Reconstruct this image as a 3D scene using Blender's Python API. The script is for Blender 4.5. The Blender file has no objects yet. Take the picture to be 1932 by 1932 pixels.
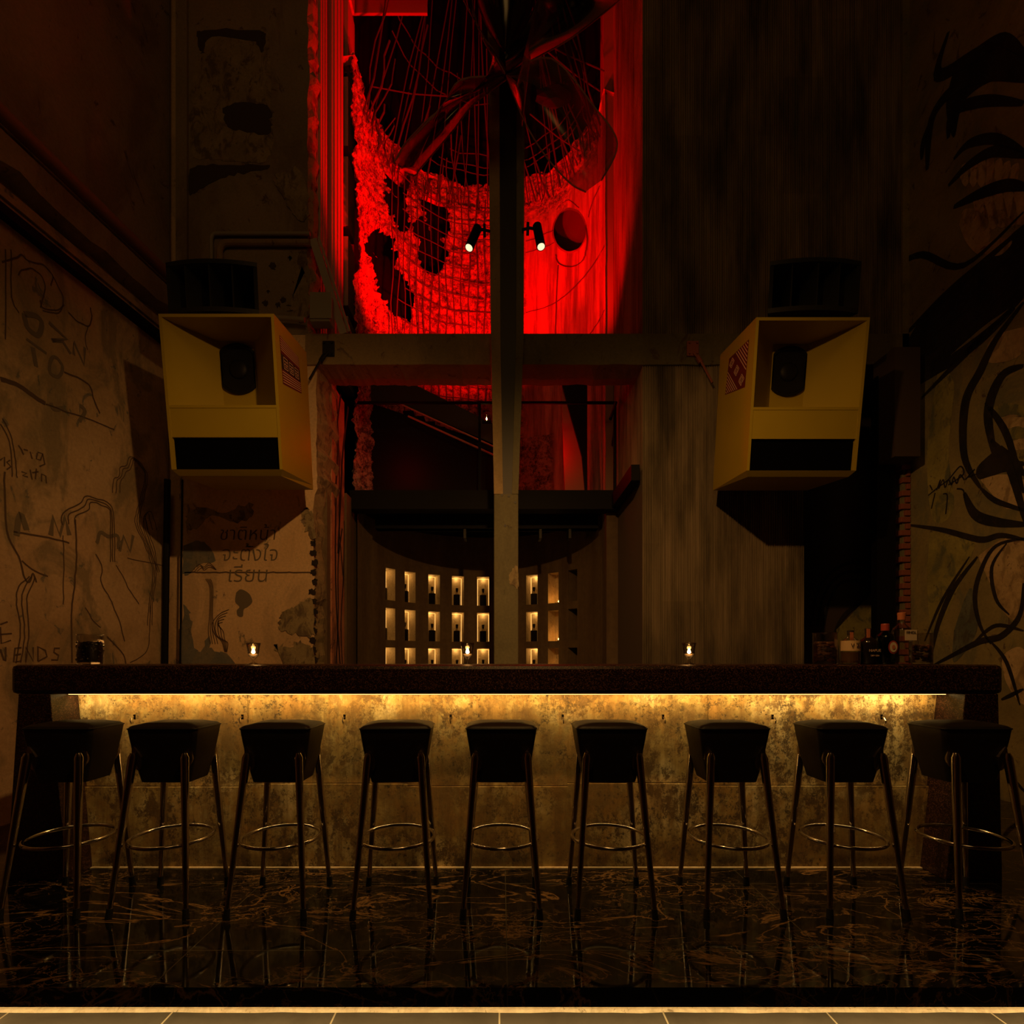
import bpy, math, random
from mathutils import Vector, Matrix, noise
R = random.Random(7)
sc = bpy.context.scene
col = sc.collection
PI = math.pi
# camera optics, used to turn measured directions into real positions
VX, VY, F, EYE = 946.0, 1245.0, 1000.0, 1.1
def P(px, py, Y): return Vector(((px-VX)*Y/F, Y, EYE+(VY-py)*Y/F))
def hit_plane(px, py, p0, n):
    d = Vector(((px-VX)/F, 1.0, (VY-py)/F)); o = Vector((0, 0, EYE))
    t = (p0-o).dot(n)/d.dot(n)
    return o+d*t

# ------------------------------------------------------------------ materials
def mat(name, base=(0.5, 0.5, 0.5), rough=0.6, metal=0.0, spec=0.5, emit=None, estr=0, trans=0, alpha=1, coat=0):
    m = bpy.data.materials.new(name); m.use_nodes = True
    b = m.node_tree.nodes['Principled BSDF']
    b.inputs['Base Color'].default_value = (*base, 1)
    b.inputs['Roughness'].default_value = rough
    b.inputs['Metallic'].default_value = metal
    b.inputs['Specular IOR Level'].default_value = spec
    b.inputs['Transmission Weight'].default_value = trans
    b.inputs['Alpha'].default_value = alpha
    b.inputs['Coat Weight'].default_value = coat
    if emit:
        b.inputs['Emission Color'].default_value = (*emit, 1)
        b.inputs['Emission Strength'].default_value = estr
    return m
class NT:
    def __init__(s, m):
        s.t = m.node_tree; s.b = s.t.nodes['Principled BSDF']; s.tc = s.t.nodes.new('ShaderNodeTexCoord')
    def n(s, ty, **kw):
        o = s.t.nodes.new(ty)
        for k, v in kw.items():
            if k in o.inputs: o.inputs[k].default_value = v
            else: setattr(o, k, v)
        return o
    def l(s, a, b): s.t.links.new(a, b)
    def coord(s, scale=(1, 1, 1), rot=(0, 0, 0)):
        mp = s.n('ShaderNodeMapping'); mp.inputs['Scale'].default_value = scale; mp.inputs['Rotation'].default_value = rot
        s.l(s.tc.outputs['Object'], mp.inputs['Vector']); return mp.outputs[0]
    def noise(s, vec, scale, detail=4, rough=0.55, dist=0.0):
        o = s.n('ShaderNodeTexNoise'); o.inputs['Scale'].default_value = scale; o.inputs['Detail'].default_value = detail
        o.inputs['Roughness'].default_value = rough; o.inputs['Distortion'].default_value = dist
        s.l(vec, o.inputs['Vector']); return o.outputs['Fac']
    def ramp(s, fac, stops):
        r = s.n('ShaderNodeValToRGB'); cr = r.color_ramp
        while len(cr.elements) < len(stops): cr.elements.new(0.5)
        for e, (p, c) in zip(cr.elements, stops):
            e.position = p; e.color = (*c, 1) if not isinstance(c, (int, float)) else (c, c, c, 1)
        s.l(fac, r.inputs[0]); return r.outputs[0]
    def mix(s, fac, a, b, mode='MIX'):
        o = s.n('ShaderNodeMix'); o.data_type = 'RGBA'; o.blend_type = mode
        if isinstance(fac, (int, float)): o.inputs[0].default_value = fac
        else: s.l(fac, o.inputs[0])
        for i, v in ((6, a), (7, b)):
            if isinstance(v, tuple): o.inputs[i].default_value = (*v, 1)
            else: s.l(v, o.inputs[i])
        return o.outputs[2]
    def math(s, op, a, b=0.0):
        o = s.n('ShaderNodeMath'); o.operation = op
        for i, v in ((0, a), (1, b)):
            if isinstance(v, (int, float)): o.inputs[i].default_value = v
            else: s.l(v, o.inputs[i])
        return o.outputs[0]
    def color(s, c): s.l(c, s.b.inputs['Base Color'])
    def rough(s, c): s.l(c, s.b.inputs['Roughness'])
    def bump(s, h, strength=0.4, dist=0.02):
        o = s.n('ShaderNodeBump'); o.inputs['Strength'].default_value = strength; o.inputs['Distance'].default_value = dist
        s.l(h, o.inputs['Height']); s.l(o.outputs[0], s.b.inputs['Normal'])

def m_plaster(name, c1, c2, c3, c4, scale=1.0, st=0.5):
    """old painted plaster: two tones, dark stains with ragged edges, fine scratches"""
    m = mat(name, rough=0.85); t = NT(m); v = t.coord()
    a = t.ramp(t.noise(v, 1.3*scale, 6, 0.6, 0.3), [(0.35, c1), (0.62, c2)])
    s = t.ramp(t.noise(t.coord((1, 1, 0.55)), 2.1*scale, 8, 0.65, 0.8), [(0.50, 0.0), (0.60, 1.0)])
    c = t.mix(t.math('MULTIPLY', s, st), a, c3)
    s2 = t.ramp(t.noise(t.coord((1.2, 1.2, 0.8)), 3.7*scale, 9, 0.7, 1.5), [(0.60, 0.0), (0.64, 1.0)])
    c = t.mix(t.math('MULTIPLY', s2, 0.8), c, c4)
    f = t.noise(v, 40, 5, 0.7)
    c = t.mix(0.35, c, t.ramp(f, [(0.3, 0.35), (0.7, 1.0)]), 'MULTIPLY')
    t.color(c); t.bump(t.math('ADD', f, t.math('MULTIPLY', s2, -1.5)), 0.35, 0.01)
    return m
M = {}
M['plaster'] = m_plaster('plaster_beige', (0.44, 0.29, 0.16), (0.60, 0.41, 0.25), (0.24, 0.19, 0.12), (0.14, 0.14, 0.13), 1.3, 0.75)
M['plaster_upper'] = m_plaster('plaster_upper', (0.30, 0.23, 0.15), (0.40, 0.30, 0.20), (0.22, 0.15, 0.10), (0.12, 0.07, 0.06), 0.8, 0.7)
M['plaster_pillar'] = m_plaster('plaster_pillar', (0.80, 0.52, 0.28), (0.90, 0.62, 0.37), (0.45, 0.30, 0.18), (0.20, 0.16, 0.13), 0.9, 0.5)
M['mural_wall'] = m_plaster('mural_wall', (0.26, 0.20, 0.08), (0.40, 0.31, 0.13), (0.18, 0.18, 0.12), (0.12, 0.07, 0.05), 1.2, 0.6)
M['mural_red'] = m_plaster('mural_red', (0.55, 0.17, 0.09), (0.72, 0.30, 0.17), (0.16, 0.07, 0.05), (0.05, 0.02, 0.02), 1.6, 0.8)
M['beam'] = m_plaster('beam_paint', (0.36, 0.25, 0.12), (0.42, 0.29, 0.15), (0.26, 0.19, 0.09), (0.16, 0.09, 0.06), 1.0, 0.6)
M['beam_olive'] = m_plaster('beam_olive', (0.16, 0.13, 0.06), (0.20, 0.16, 0.08), (0.12, 0.10, 0.05), (0.09, 0.05, 0.03), 1.0, 0.6)  # darker tone for the right half of the beam
M['post'] = m_plaster('post_paint', (0.165, 0.145, 0.085), (0.20, 0.175, 0.10), (0.14, 0.12, 0.07), (0.10, 0.08, 0.06), 1.6, 0.5)
M['broken'] = m_plaster('broken_render', (0.32, 0.24, 0.13), (0.42, 0.32, 0.18), (0.16, 0.11, 0.07), (0.08, 0.05, 0.04), 5.0, 0.9)
M['blue_patch'] = m_plaster('blue_patch', (0.16, 0.16, 0.16), (0.22, 0.21, 0.20), (0.30, 0.24, 0.16), (0.10, 0.10, 0.11), 3.0, 0.5)

def m_ribbed():
    m = mat('ribbed_concrete', rough=0.9); t = NT(m)
    v = t.coord((2.6, 2.6, 0.55))
    a = t.ramp(t.noise(v, 1.6, 6, 0.6), [(0.34, (0.10, 0.075, 0.045)), (0.62, (0.36, 0.27, 0.17))])
    g = t.ramp(t.noise(t.coord((45, 45, 0.9)), 1.0, 3, 0.6), [(0.3, 0.45), (0.7, 1.0)])
    c = t.mix(0.8, a, g, 'MULTIPLY')
    b = t.n('ShaderNodeTexBrick'); b.inputs['Scale'].default_value = 1.0
    b.inputs['Color1'].default_value = (0.75, 0.75, 0.75, 1); b.inputs['Color2'].default_value = (1, 1, 1, 1); b.inputs['Mortar'].default_value = (0.8, 0.8, 0.8, 1)
    b.inputs['Mortar Size'].default_value = 0.001; b.inputs['Brick Width'].default_value = 1.1; b.inputs['Row Height'].default_value = 0.38
    mp = t.n('ShaderNodeMapping'); mp.inputs['Rotation'].default_value = (0, PI/2, 0)
    sw = t.n('ShaderNodeSeparateXYZ'); cb = t.n('ShaderNodeCombineXYZ')
    t.l(t.tc.outputs['Object'], sw.inputs[0]); t.l(sw.outputs[2], cb.inputs[0]); t.l(sw.outputs[0], cb.inputs[1])
    t.l(cb.outputs[0], b.inputs['Vector'])
    c = t.mix(0.8, c, b.outputs[0], 'MULTIPLY')
    t.color(c); t.bump(t.noise(t.coord((60, 60, 2)), 1.0, 4), 0.5, 0.01)
    return m
M['ribbed'] = m_ribbed()

def m_rough():
    m = mat('broken_concrete', rough=0.95); t = NT(m); v = t.coord()
    at = t.n('ShaderNodeAttribute'); at.attribute_name = 'ruin'
    ra = at.outputs['Fac']
    n1 = t.noise(v, 9, 9, 0.72, 0.6)
    n2 = t.noise(v, 30, 10, 0.9, 1.0)
    vo = t.n('ShaderNodeTexVoronoi'); vo.inputs['Scale'].default_value = 22; t.l(v, vo.inputs['Vector'])
    rc = t.ramp(t.math('ADD', t.math('MULTIPLY', n1, 0.40), t.math('MULTIPLY', n2, 0.60)), [(0.42, (0.015, 0.01, 0.01)), (0.48, (0.26, 0.24, 0.22)), (0.525, (0.88, 0.85, 0.82))])
    sm = t.ramp(t.noise(t.coord((5, 5, 0.45)), 1.5, 8, 0.7), [(0.38, (0.16, 0.14, 0.13)), (0.62, (0.50, 0.45, 0.42))])
    t.color(t.mix(ra, sm, rc))
    h = t.math('ADD', t.math('MULTIPLY', n1, 1.4), t.math('ADD', n2, t.math('MULTIPLY', vo.outputs[0], 0.5)))
    h = t.math('MULTIPLY', h, t.math('ADD', ra, 0.06))
    t.bump(h, 1.0, 0.05)
    return m
M['rough'] = m_rough()

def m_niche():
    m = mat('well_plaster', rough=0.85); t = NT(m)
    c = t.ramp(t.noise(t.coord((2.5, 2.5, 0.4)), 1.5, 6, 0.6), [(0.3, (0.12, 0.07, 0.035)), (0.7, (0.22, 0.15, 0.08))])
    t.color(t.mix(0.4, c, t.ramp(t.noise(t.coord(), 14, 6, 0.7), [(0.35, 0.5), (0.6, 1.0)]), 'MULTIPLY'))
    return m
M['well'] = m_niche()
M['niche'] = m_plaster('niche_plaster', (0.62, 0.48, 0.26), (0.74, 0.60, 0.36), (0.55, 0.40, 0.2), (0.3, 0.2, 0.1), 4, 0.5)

def m_marble():
    m = mat('black_marble', rough=0.06, spec=0.5); t = NT(m)
    out = None
    base = (0.006, 0.006, 0.005)
    c = None
    mask = t.ramp(t.noise(t.coord((1.0, 2.0, 1)), 1.1, 3), [(0.40, 0.0), (0.60, 1.0)])
    vs = []
    for sc_, sx, sy, w, r in ((1.3, 1.0, 2.6, 0.012, 0.12), (2.6, 0.8, 2.0, 0.013, -0.5), (6.5, 1.0, 1.6, 0.018, 0.3)):
        n = t.noise(t.coord((sx, sy, 1), (0, 0, r)), sc_, 7, 0.55, 1.1)
        d = t.math('ABSOLUTE', t.math('SUBTRACT', n, 0.5))
        vs.append(t.ramp(d, [(0.0, 1.0), (w, 0.0)]))
    a = t.math('MAXIMUM', t.math('MULTIPLY', vs[0], 0.9), t.math('MULTIPLY', vs[1], t.math('MULTIPLY', mask, 0.6)))
    a = t.math('MAXIMUM', a, t.math('MULTIPLY', vs[2], t.math('MULTIPLY', mask, 0.8)))
    cloud = t.ramp(t.noise(t.coord((1, 2.4, 1)), 3.0, 8, 0.7, 1.0), [(0.58, 0.0), (0.80, 0.28)])
    a = t.math('MAXIMUM', a, t.math('MULTIPLY', cloud, mask))
    c = t.mix(a, base, (0.34, 0.19, 0.08))
    # tile joints
    b = t.n('ShaderNodeTexBrick'); b.offset = 0.0
    b.inputs['Scale'].default_value = 1; b.inputs['Mortar Size'].default_value = 0.0022; b.inputs['Brick Width'].default_value = 1.2; b.inputs['Row Height'].default_value = 0.6
    b.inputs['Color1'].default_value = (0, 0, 0, 1); b.inputs['Color2'].default_value = (0, 0, 0, 1); b.inputs['Mortar'].default_value = (1, 1, 1, 1)
    mp = t.n('ShaderNodeMapping'); mp.inputs['Location'].default_value = (-0.02, -0.207, 0); t.l(t.tc.outputs['Object'], mp.inputs[0]); t.l(mp.outputs[0], b.inputs['Vector'])
    c = t.mix(b.outputs[0], c, (0.09, 0.075, 0.05))
    t.color(c)
    t.rough(t.ramp(t.noise(t.coord(), 6, 4), [(0.3, 0.03), (0.8, 0.09)]))
    return m
M['marble'] = m_marble()

def m_tile():
    m = mat('grey_tile', rough=0.5); t = NT(m)
    c = t.ramp(t.noise(t.coord(), 2.5, 8, 0.65, 0.8), [(0.3, (0.055, 0.045, 0.032)), (0.7, (0.12, 0.10, 0.075))])
    b = t.n('ShaderNodeTexBrick'); b.offset = 0.0
    b.inputs['Scale'].default_value = 1; b.inputs['Mortar Size'].default_value = 0.003; b.inputs['Brick Width'].default_value = 0.58; b.inputs['Row Height'].default_value = 0.58
    b.inputs['Color1'].default_value = (0, 0, 0, 1); b.inputs['Color2'].default_value = (0, 0, 0, 1); b.inputs['Mortar'].default_value = (1, 1, 1, 1)
    mp = t.n('ShaderNodeMapping'); mp.inputs['Location'].default_value = (0.007, 0.1, 0); t.l(t.tc.outputs['Object'], mp.inputs[0]); t.l(mp.outputs[0], b.inputs['Vector'])
    t.color(t.mix(b.outputs[0], c, (0.5, 0.42, 0.28)))
    return m
M['tile'] = m_tile()

def m_bar():
    """distressed cream plaster of the counter front"""
    m = mat('distressed_cream', rough=0.75); t = NT(m); v = t.coord()
    c = t.ramp(t.noise(v, 2.4, 8, 0.65, 0.2), [(0.40, (0.30, 0.19, 0.055)), (0.50, (0.48, 0.35, 0.12)), (0.60, (0.74, 0.62, 0.32))])
    o = t.ramp(t.noise(t.coord((1, 1, 0.7)), 6, 12, 0.78, 0.1), [(0.49, 0.0), (0.53, 1.0)])
    c = t.mix(t.math('MULTIPLY', o, 0.55), c, (0.46, 0.25, 0.055))
    d = t.ramp(t.noise(t.coord((1, 1, 0.75)), 11, 14, 0.86, 0.15), [(0.49, 0.0), (0.525, 1.0)])
    big = t.ramp(t.noise(v, 2.2, 6, 0.6, 0.2), [(0.40, 0.15), (0.54, 1.0)])
    c = t.mix(t.math('MULTIPLY', t.math('MULTIPLY', d, big), 0.92), c, (0.10, 0.055, 0.016))
    s = t.ramp(t.noise(t.coord((16, 16, 1.1)), 1.0, 6, 0.7), [(0.45, 0.0), (0.62, 0.65)])
    c = t.mix(s, c, (0.20, 0.115, 0.03))
    k = t.ramp(t.noise(v, 36, 10, 0.85), [(0.53, 0.0), (0.57, 1.0)])
    k = t.math('MULTIPLY', k, t.ramp(t.noise(v, 3.1, 5, 0.7), [(0.44, 0.1), (0.56, 1.0)]))
    c = t.mix(t.math('MULTIPLY', k, 0.9), c, (0.045, 0.03, 0.012))
    t.color(c); t.bump(t.math('ADD', t.noise(v, 25, 10, 0.8), t.math('ADD', t.math('MULTIPLY', k, -0.8), t.math('MULTIPLY', d, -0.4))), 0.6, 0.012)
    return m
M['bar'] = m_bar()

def m_terrazzo(name, base, sp):
    m = mat(name, rough=0.35); t = NT(m)
    vo = t.n('ShaderNodeTexVoronoi'); vo.inputs['Scale'].default_value = 260; t.l(t.coord(), vo.inputs['Vector'])
    g = t.n('ShaderNodeSeparateColor'); t.l(vo.outputs['Color'], g.inputs[0])
    f = t.ramp(g.outputs[0], [(0.60, 0.0), (0.72, 0.25), (0.94, 1.0)])
    t.color(t.mix(f, base, sp)); return m
M['terrazzo'] = m_terrazzo('red_terrazzo', (0.008, 0.0018, 0.0015), (0.10, 0.045, 0.028))
M['leather'] = mat('black_leather', (0.012, 0.009, 0.006), 0.48, spec=0.3)
t = NT(M['leather']); t.bump(t.noise(t.coord(), 6, 4), 0.25, 0.02)
M['chrome'] = mat('chrome', (0.62, 0.56, 0.50), 0.14, 1.0)
M['plate'] = mat('dark_chrome', (0.30, 0.24, 0.20), 0.25, 1.0)
M['rubber'] = mat('black_rubber', (0.008, 0.008, 0.008), 0.6)
M['steel_dark'] = mat('dark_steel', (0.02, 0.016, 0.014), 0.5, 0.3)
M['steel_black'] = mat('black_steel', (0.004, 0.003, 0.003), 0.6, spec=0.2)
M['red_steel'] = mat('painted_steel', (0.45, 0.38, 0.34), 0.55)
M['rebar'] = mat('rebar', (0.055, 0.04, 0.036), 0.7, spec=0.2)
def m_speaker():
    m = mat('cream_paint', (0.62, 0.50, 0.20), 0.5); t = NT(m)
    t.color(t.ramp(t.noise(t.coord(), 2, 3), [(0.3, (0.36, 0.26, 0.012)), (0.7, (0.40, 0.29, 0.016))])); return m
M['cream'] = m_speaker()
M['cloth'] = mat('black_grille', (0.0015, 0.0015, 0.0015), 0.95, spec=0.05)
M['horn'] = mat('black_horn', (0.022, 0.021, 0.016), 0.5, spec=0.3)
M['cone'] = mat('woofer_cone', (0.008, 0.007, 0.006), 0.55, spec=0.25)
M['paint_black'] = m_plaster('black_paint', (0.012, 0.008, 0.006), (0.035, 0.022, 0.014), (0.006, 0.004, 0.003), (0.05, 0.03, 0.02), 3, 0.6)
M['paint_brown'] = mat('brown_marker', (0.10, 0.06, 0.035), 0.8)
M['paint_grey'] = mat('faded_grey_paint', (0.17, 0.13, 0.095), 0.8)
M['paint_tan'] = m_plaster('tan_paint', (0.55, 0.36, 0.18), (0.72, 0.50, 0.27), (0.34, 0.22, 0.11), (0.20, 0.11, 0.06), 4, 0.8)
M['paint_olive'] = m_plaster('olive_paint', (0.30, 0.25, 0.07), (0.46, 0.38, 0.11), (0.16, 0.16, 0.09), (0.12, 0.08, 0.04), 3, 0.9)
M['paint_slate'] = m_plaster('slate_paint', (0.13, 0.14, 0.11), (0.20, 0.20, 0.15), (0.10, 0.08, 0.05), (0.06, 0.04, 0.03), 4, 0.8)
M['brick'] = mat('broken_brick', (0.30, 0.09, 0.05), 0.9)
M['red_print'] = mat('dark_red_print', (0.12, 0.012, 0.01), 0.6)
M['pink_print'] = mat('pale_print', (0.62, 0.42, 0.32), 0.6)
M['bottle'] = mat('dark_bottle', (0.012, 0.008, 0.006), 0.12)
def glass(name, tint, rough=0.02, fac=0.86, ior=1.25):
    m = bpy.data.materials.new(name); m.use_nodes = True; nt = m.node_tree; nt.nodes.clear()
    o = nt.nodes.new('ShaderNodeOutputMaterial'); mx = nt.nodes.new('ShaderNodeMixShader')
    tr = nt.nodes.new('ShaderNodeBsdfTransparent'); tr.inputs[0].default_value = (*tint, 1)
    gl = nt.nodes.new('ShaderNodeBsdfGlossy'); gl.inputs['Roughness'].default_value = rough
    lw = nt.nodes.new('ShaderNodeLayerWeight'); lw.inputs[0].default_value = 0.25
    mt = nt.nodes.new('ShaderNodeMath'); mt.operation = 'MULTIPLY_ADD'; mt.inputs[1].default_value = 0.7; mt.inputs[2].default_value = 1-fac
    mt.use_clamp = True
    nt.links.new(lw.outputs['Fresnel'], mt.inputs[0]); nt.links.new(mt.outputs[0], mx.inputs[0])
    nt.links.new(tr.outputs[0], mx.inputs[1]); nt.links.new(gl.outputs[0], mx.inputs[2]); nt.links.new(mx.outputs[0], o.inputs[0])
    return m
M['glass'] = glass('clear_glass', (0.93, 0.92, 0.9), fac=0.95)
M['glass_green'] = glass('green_glass', (0.35, 0.55, 0.38), fac=0.93)
M['petal'] = glass('amber_film', (0.42, 0.30, 0.26), 0.15, fac=0.93)
M['petal_dark'] = glass('smoked_film', (0.10, 0.075, 0.06), 0.2, fac=0.95)
M['petal_clear'] = glass('thin_film', (0.85, 0.8, 0.78), 0.25, fac=0.97)
M['wax'] = mat('candle_wax', (0.8, 0.6, 0.35), 0.6, emit=(1, 0.42, 0.1), estr=0.6)
M['flame'] = mat('candle_flame', (1, 0.7, 0.3), emit=(1, 0.50, 0.12), estr=60)
M['led'] = mat('warm_led', (1, 0.8, 0.4), emit=(1, 0.62, 0.2), estr=2.5)
M['led_niche'] = mat('niche_led', (1, 0.8, 0.4), emit=(1, 0.55, 0.16), estr=1.1)
M['lens'] = mat('lit_lens', (1, 0.9, 0.7), emit=(1, 0.75, 0.45), estr=1.3)
M['label_tan'] = mat('tan_label', (0.62, 0.42, 0.22), 0.6)
M['label_cream'] = mat('cream_label', (0.62, 0.5, 0.36), 0.6)
M['label_red'] = mat('red_seal', (0.35, 0.05, 0.03), 0.5)
M['seal_orange'] = mat('orange_seal', (0.5, 0.16, 0.07), 0.5)
M['snack'] = mat('brown_snack', (0.36, 0.17, 0.08), 0.7)
M['beans'] = mat('dark_beans', (0.02, 0.012, 0.008), 0.45)
M['pvc'] = mat('grey_plastic', (0.36, 0.32, 0.26), 0.5)
M['mortar'] = m_plaster('mortar', (0.78, 0.62, 0.42), (0.88, 0.74, 0.52), (0.6, 0.45, 0.28), (0.35, 0.25, 0.14), 8, 0.5)
M['pipe_brown'] = mat('brown_pipe', (0.32, 0.15, 0.09), 0.5)
M['dark_wall'] = mat('dark_wall', (0.07, 0.045, 0.032), 0.9)

# ------------------------------------------------------------------ mesh tools
def link(name, verts, faces, m, parent=None, smooth=False, midx=None, bevel=0, local=None):
    me = bpy.data.meshes.new(name)
    me.from_pydata([tuple(v) for v in verts], [], faces)
    ms = m if isinstance(m, (list, tuple)) else [m]
    for x in ms: me.materials.append(x)
    if midx: me.polygons.foreach_set('material_index', midx)
    if smooth: me.polygons.foreach_set('use_smooth', [True]*len(me.polygons))
    me.validate(); me.update()
    o = bpy.data.objects.new(name, me); col.objects.link(o)
    if parent: o.parent = parent
    if bevel:
        b = o.modifiers.new('bevel', 'BEVEL'); b.width = bevel; b.segments = 2; b.limit_method = 'ANGLE'
    return o
class MB:
    def __init__(s): s.v = []; s.f = []; s.mi = []; s.cur = 0
    def add(s, vs, fs):
        n = len(s.v); s.v += [Vector(v) for v in vs]; s.f += [tuple(i+n for i in f) for f in fs]; s.mi += [s.cur]*len(fs); return s
    def hexa(s, p):   # 8 points: bottom loop then top loop
        return s.add(p, [(3, 2, 1, 0), (4, 5, 6, 7), (0, 1, 5, 4), (1, 2, 6, 5), (2, 3, 7, 6), (3, 0, 4, 7)])
    def box(s, x0, x1, y0, y1, z0, z1):
        return s.hexa([(x0, y0, z0), (x1, y0, z0), (x1, y1, z0), (x0, y1, z0), (x0, y0, z1), (x1, y0, z1), (x1, y1, z1), (x0, y1, z1)])
    def tube(s, pts, r, n=8, cap=True, closed=False):
        pts = [Vector(p) for p in pts]; rs = r if isinstance(r, (list, tuple)) else [r]*len(pts)
        base = len(s.v); up = None; k = len(pts)
        for i, p in enumerate(pts):
            a = pts[(i-1) % k] if (closed or i > 0) else p
            b = pts[(i+1) % k] if (closed or i < k-1) else p
            d = (b-a).normalized()
            if up is None: up = Vector((0, 0, 1)) if abs(d.z) < 0.9 else Vector((1, 0, 0))
            u = d.cross(up).normalized(); w = u.cross(d).normalized(); up = w
            for j in range(n):
                t_ = 2*PI*j/n; s.v.append(p+(u*math.cos(t_)+w*math.sin(t_))*rs[i])
        m = k if closed else k-1
        for i in range(m):
            for j in range(n):
                i2 = (i+1) % k; j2 = (j+1) % n
                s.f.append((base+i*n+j, base+i*n+j2, base+i2*n+j2, base+i2*n+j)); s.mi.append(s.cur)
        if cap and not closed:
            s.f.append(tuple(base+j for j in reversed(range(n)))); s.mi.append(s.cur)
            s.f.append(tuple(base+(k-1)*n+j for j in range(n))); s.mi.append(s.cur)
        return s
    def lathe(s, prof, n=20, c=(0, 0, 0), capb=True, capt=True):
        base = len(s.v); c = Vector(c)
        for (r, z) in prof:
            for j in range(n): t_ = 2*PI*j/n; s.v.append(c+Vector((r*math.cos(t_), r*math.sin(t_), z)))
        for i in range(len(prof)-1):
            for j in range(n):
                j2 = (j+1) % n; s.f.append((base+i*n+j, base+i*n+j2, base+(i+1)*n+j2, base+(i+1)*n+j)); s.mi.append(s.cur)
        if capb: s.f.append(tuple(base+j for j in reversed(range(n)))); s.mi.append(s.cur)
        if capt: s.f.append(tuple(base+(len(prof)-1)*n+j for j in range(n))); s.mi.append(s.cur)
        return s
    def blob(s, c, rx, ry, rz, rnd, n=7, jit=0.15):
        base = len(s.v); rows = 5
        for i in range(1, rows):
            ph = PI*i/rows
            for j in range(n):
                t_ = 2*PI*j/n; k = 1+rnd.uniform(-jit, jit)
                s.v.append(Vector(c)+Vector((rx*math.sin(ph)*math.cos(t_), ry*math.sin(ph)*math.sin(t_), rz*math.cos(ph)))*k)
        for i in range(rows-2):
            for j in range(n):
                j2 = (j+1) % n; s.f.append((base+i*n+j, base+(i+1)*n+j, base+(i+1)*n+j2, base+i*n+j2)); s.mi.append(s.cur)
        s.f.append(tuple(base+j for j in range(n))); s.mi.append(s.cur)
        s.f.append(tuple(base+(rows-2)*n+j for j in reversed(range(n)))); s.mi.append(s.cur)
        return s
    def ribbon(s, pts, w, nrm):
        pts = [Vector(p) for p in pts]; k = len(pts); base = len(s.v); nrm = Vector(nrm)
        for i, p in enumerate(pts):
            d = (pts[min(i+1, k-1)]-pts[max(i-1, 0)])
            if d.length < 1e-9: d = Vector((0, 0, 1))
            side = d.normalized().cross(nrm).normalized()
            ww = w[i] if isinstance(w, (list, tuple)) else w
            s.v += [p+side*ww/2, p-side*ww/2]
        for i in range(k-1):
            s.f.append((base+2*i, base+2*i+1, base+2*i+3, base+2*i+2)); s.mi.append(s.cur)
        return s
    def poly(s, pts): return s.add(pts, [tuple(range(len(pts)))])
    def build(s, name, m, parent=None, smooth=False, bevel=0):
        return link(name, s.v, s.f, m, parent, smooth, s.mi, bevel)
def smooth_line(pts, k=6):
    """Catmull-Rom through 2D/3D points"""
    pts = [Vector(p) for p in pts]; out = []
    for i in range(len(pts)-1):
        p0 = pts[max(i-1, 0)]; p1 = pts[i]; p2 = pts[i+1]; p3 = pts[min(i+2, len(pts)-1)]
        for j in range(k):
            t_ = j/k
            out.append(0.5*((2*p1)+(p2-p0)*t_+(2*p0-5*p1+4*p2-p3)*t_*t_+(3*p1-p0-3*p2+p3)*t_**3))
    out.append(pts[-1]); return out
def autosmooth(o, ang=0.6):
    me = o.data
    me.polygons.foreach_set('use_smooth', [True]*len(me.polygons))
    try: me.set_sharp_from_angle(angle=ang)
    except Exception: pass
    return o
def empty(name, loc, label, cat, group=None, rz=0):
    o = bpy.data.objects.new(name, None); col.objects.link(o); o.location = loc; o.rotation_euler = (0, 0, rz)
    o.empty_display_size = 0.1
    o['label'] = label; o['category'] = cat
    if group: o['group'] = group
    return o
def tag(o, label, cat, group=None):
    o['label'] = label; o['category'] = cat
    if group: o['group'] = group
    return o
def struct(o): o['kind'] = 'structure'; return o
def dup(root, loc, label, group=None, rz=None):
    r = root.copy(); col.objects.link(r); r.location = loc
    if rz is not None: r.rotation_euler = (0, 0, rz)
    r['label'] = label
    if group: r['group'] = group
    for ch in list(root.children):
        c = ch.copy(); col.objects.link(c); c.parent = r
        for g in ch.children:
            d = g.copy(); col.objects.link(d); d.parent = c
    return r
def text_mesh(body, size, m, name, parent, mtx, extrude=0.0005, align='CENTER', offset=0.0):
    cu = bpy.data.curves.new(name, 'FONT'); cu.body = body; cu.size = size; cu.extrude = extrude; cu.align_x = align; cu.align_y = 'CENTER'; cu.offset = offset
    cu.resolution_u = 3
    tmp = bpy.data.objects.new('tmp', cu); col.objects.link(tmp)
    dg = bpy.context.evaluated_depsgraph_get()
    me = bpy.data.meshes.new_from_object(tmp.evaluated_get(dg))
    bpy.data.objects.remove(tmp)
    me.name = name; me.transform(mtx); me.materials.clear(); me.materials.append(m)
    o = bpy.data.objects.new(name, me); col.objects.link(o)
    if parent: o.parent = parent
    return o
def lamp(kind, name, loc, power, colr, size=0.05, target=None, **kw):
    ld = bpy.data.lights.new(name, kind); ld.energy = power; ld.color = colr
    if kind == 'AREA': ld.size = size
    else: ld.shadow_soft_size = size
    for k, v in kw.items(): setattr(ld, k, v)
    o = bpy.data.objects.new(name, ld); col.objects.link(o); o.location = loc
    if target is not None:
        o.rotation_euler = (Vector(target)-Vector(loc)).to_track_quat('-Z', 'Y').to_euler()
    return o
def facing(c, right, up):
    """matrix: text plane local x->right, y->up"""
    r = Vector(right).normalized(); u = Vector(up).normalized(); n = r.cross(u)
    m = Matrix((r, u, n)).transposed().to_4x4(); m.translation = Vector(c); return m
FRONT = lambda c: facing(c, (1, 0, 0), (0, 0, 1))

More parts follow.
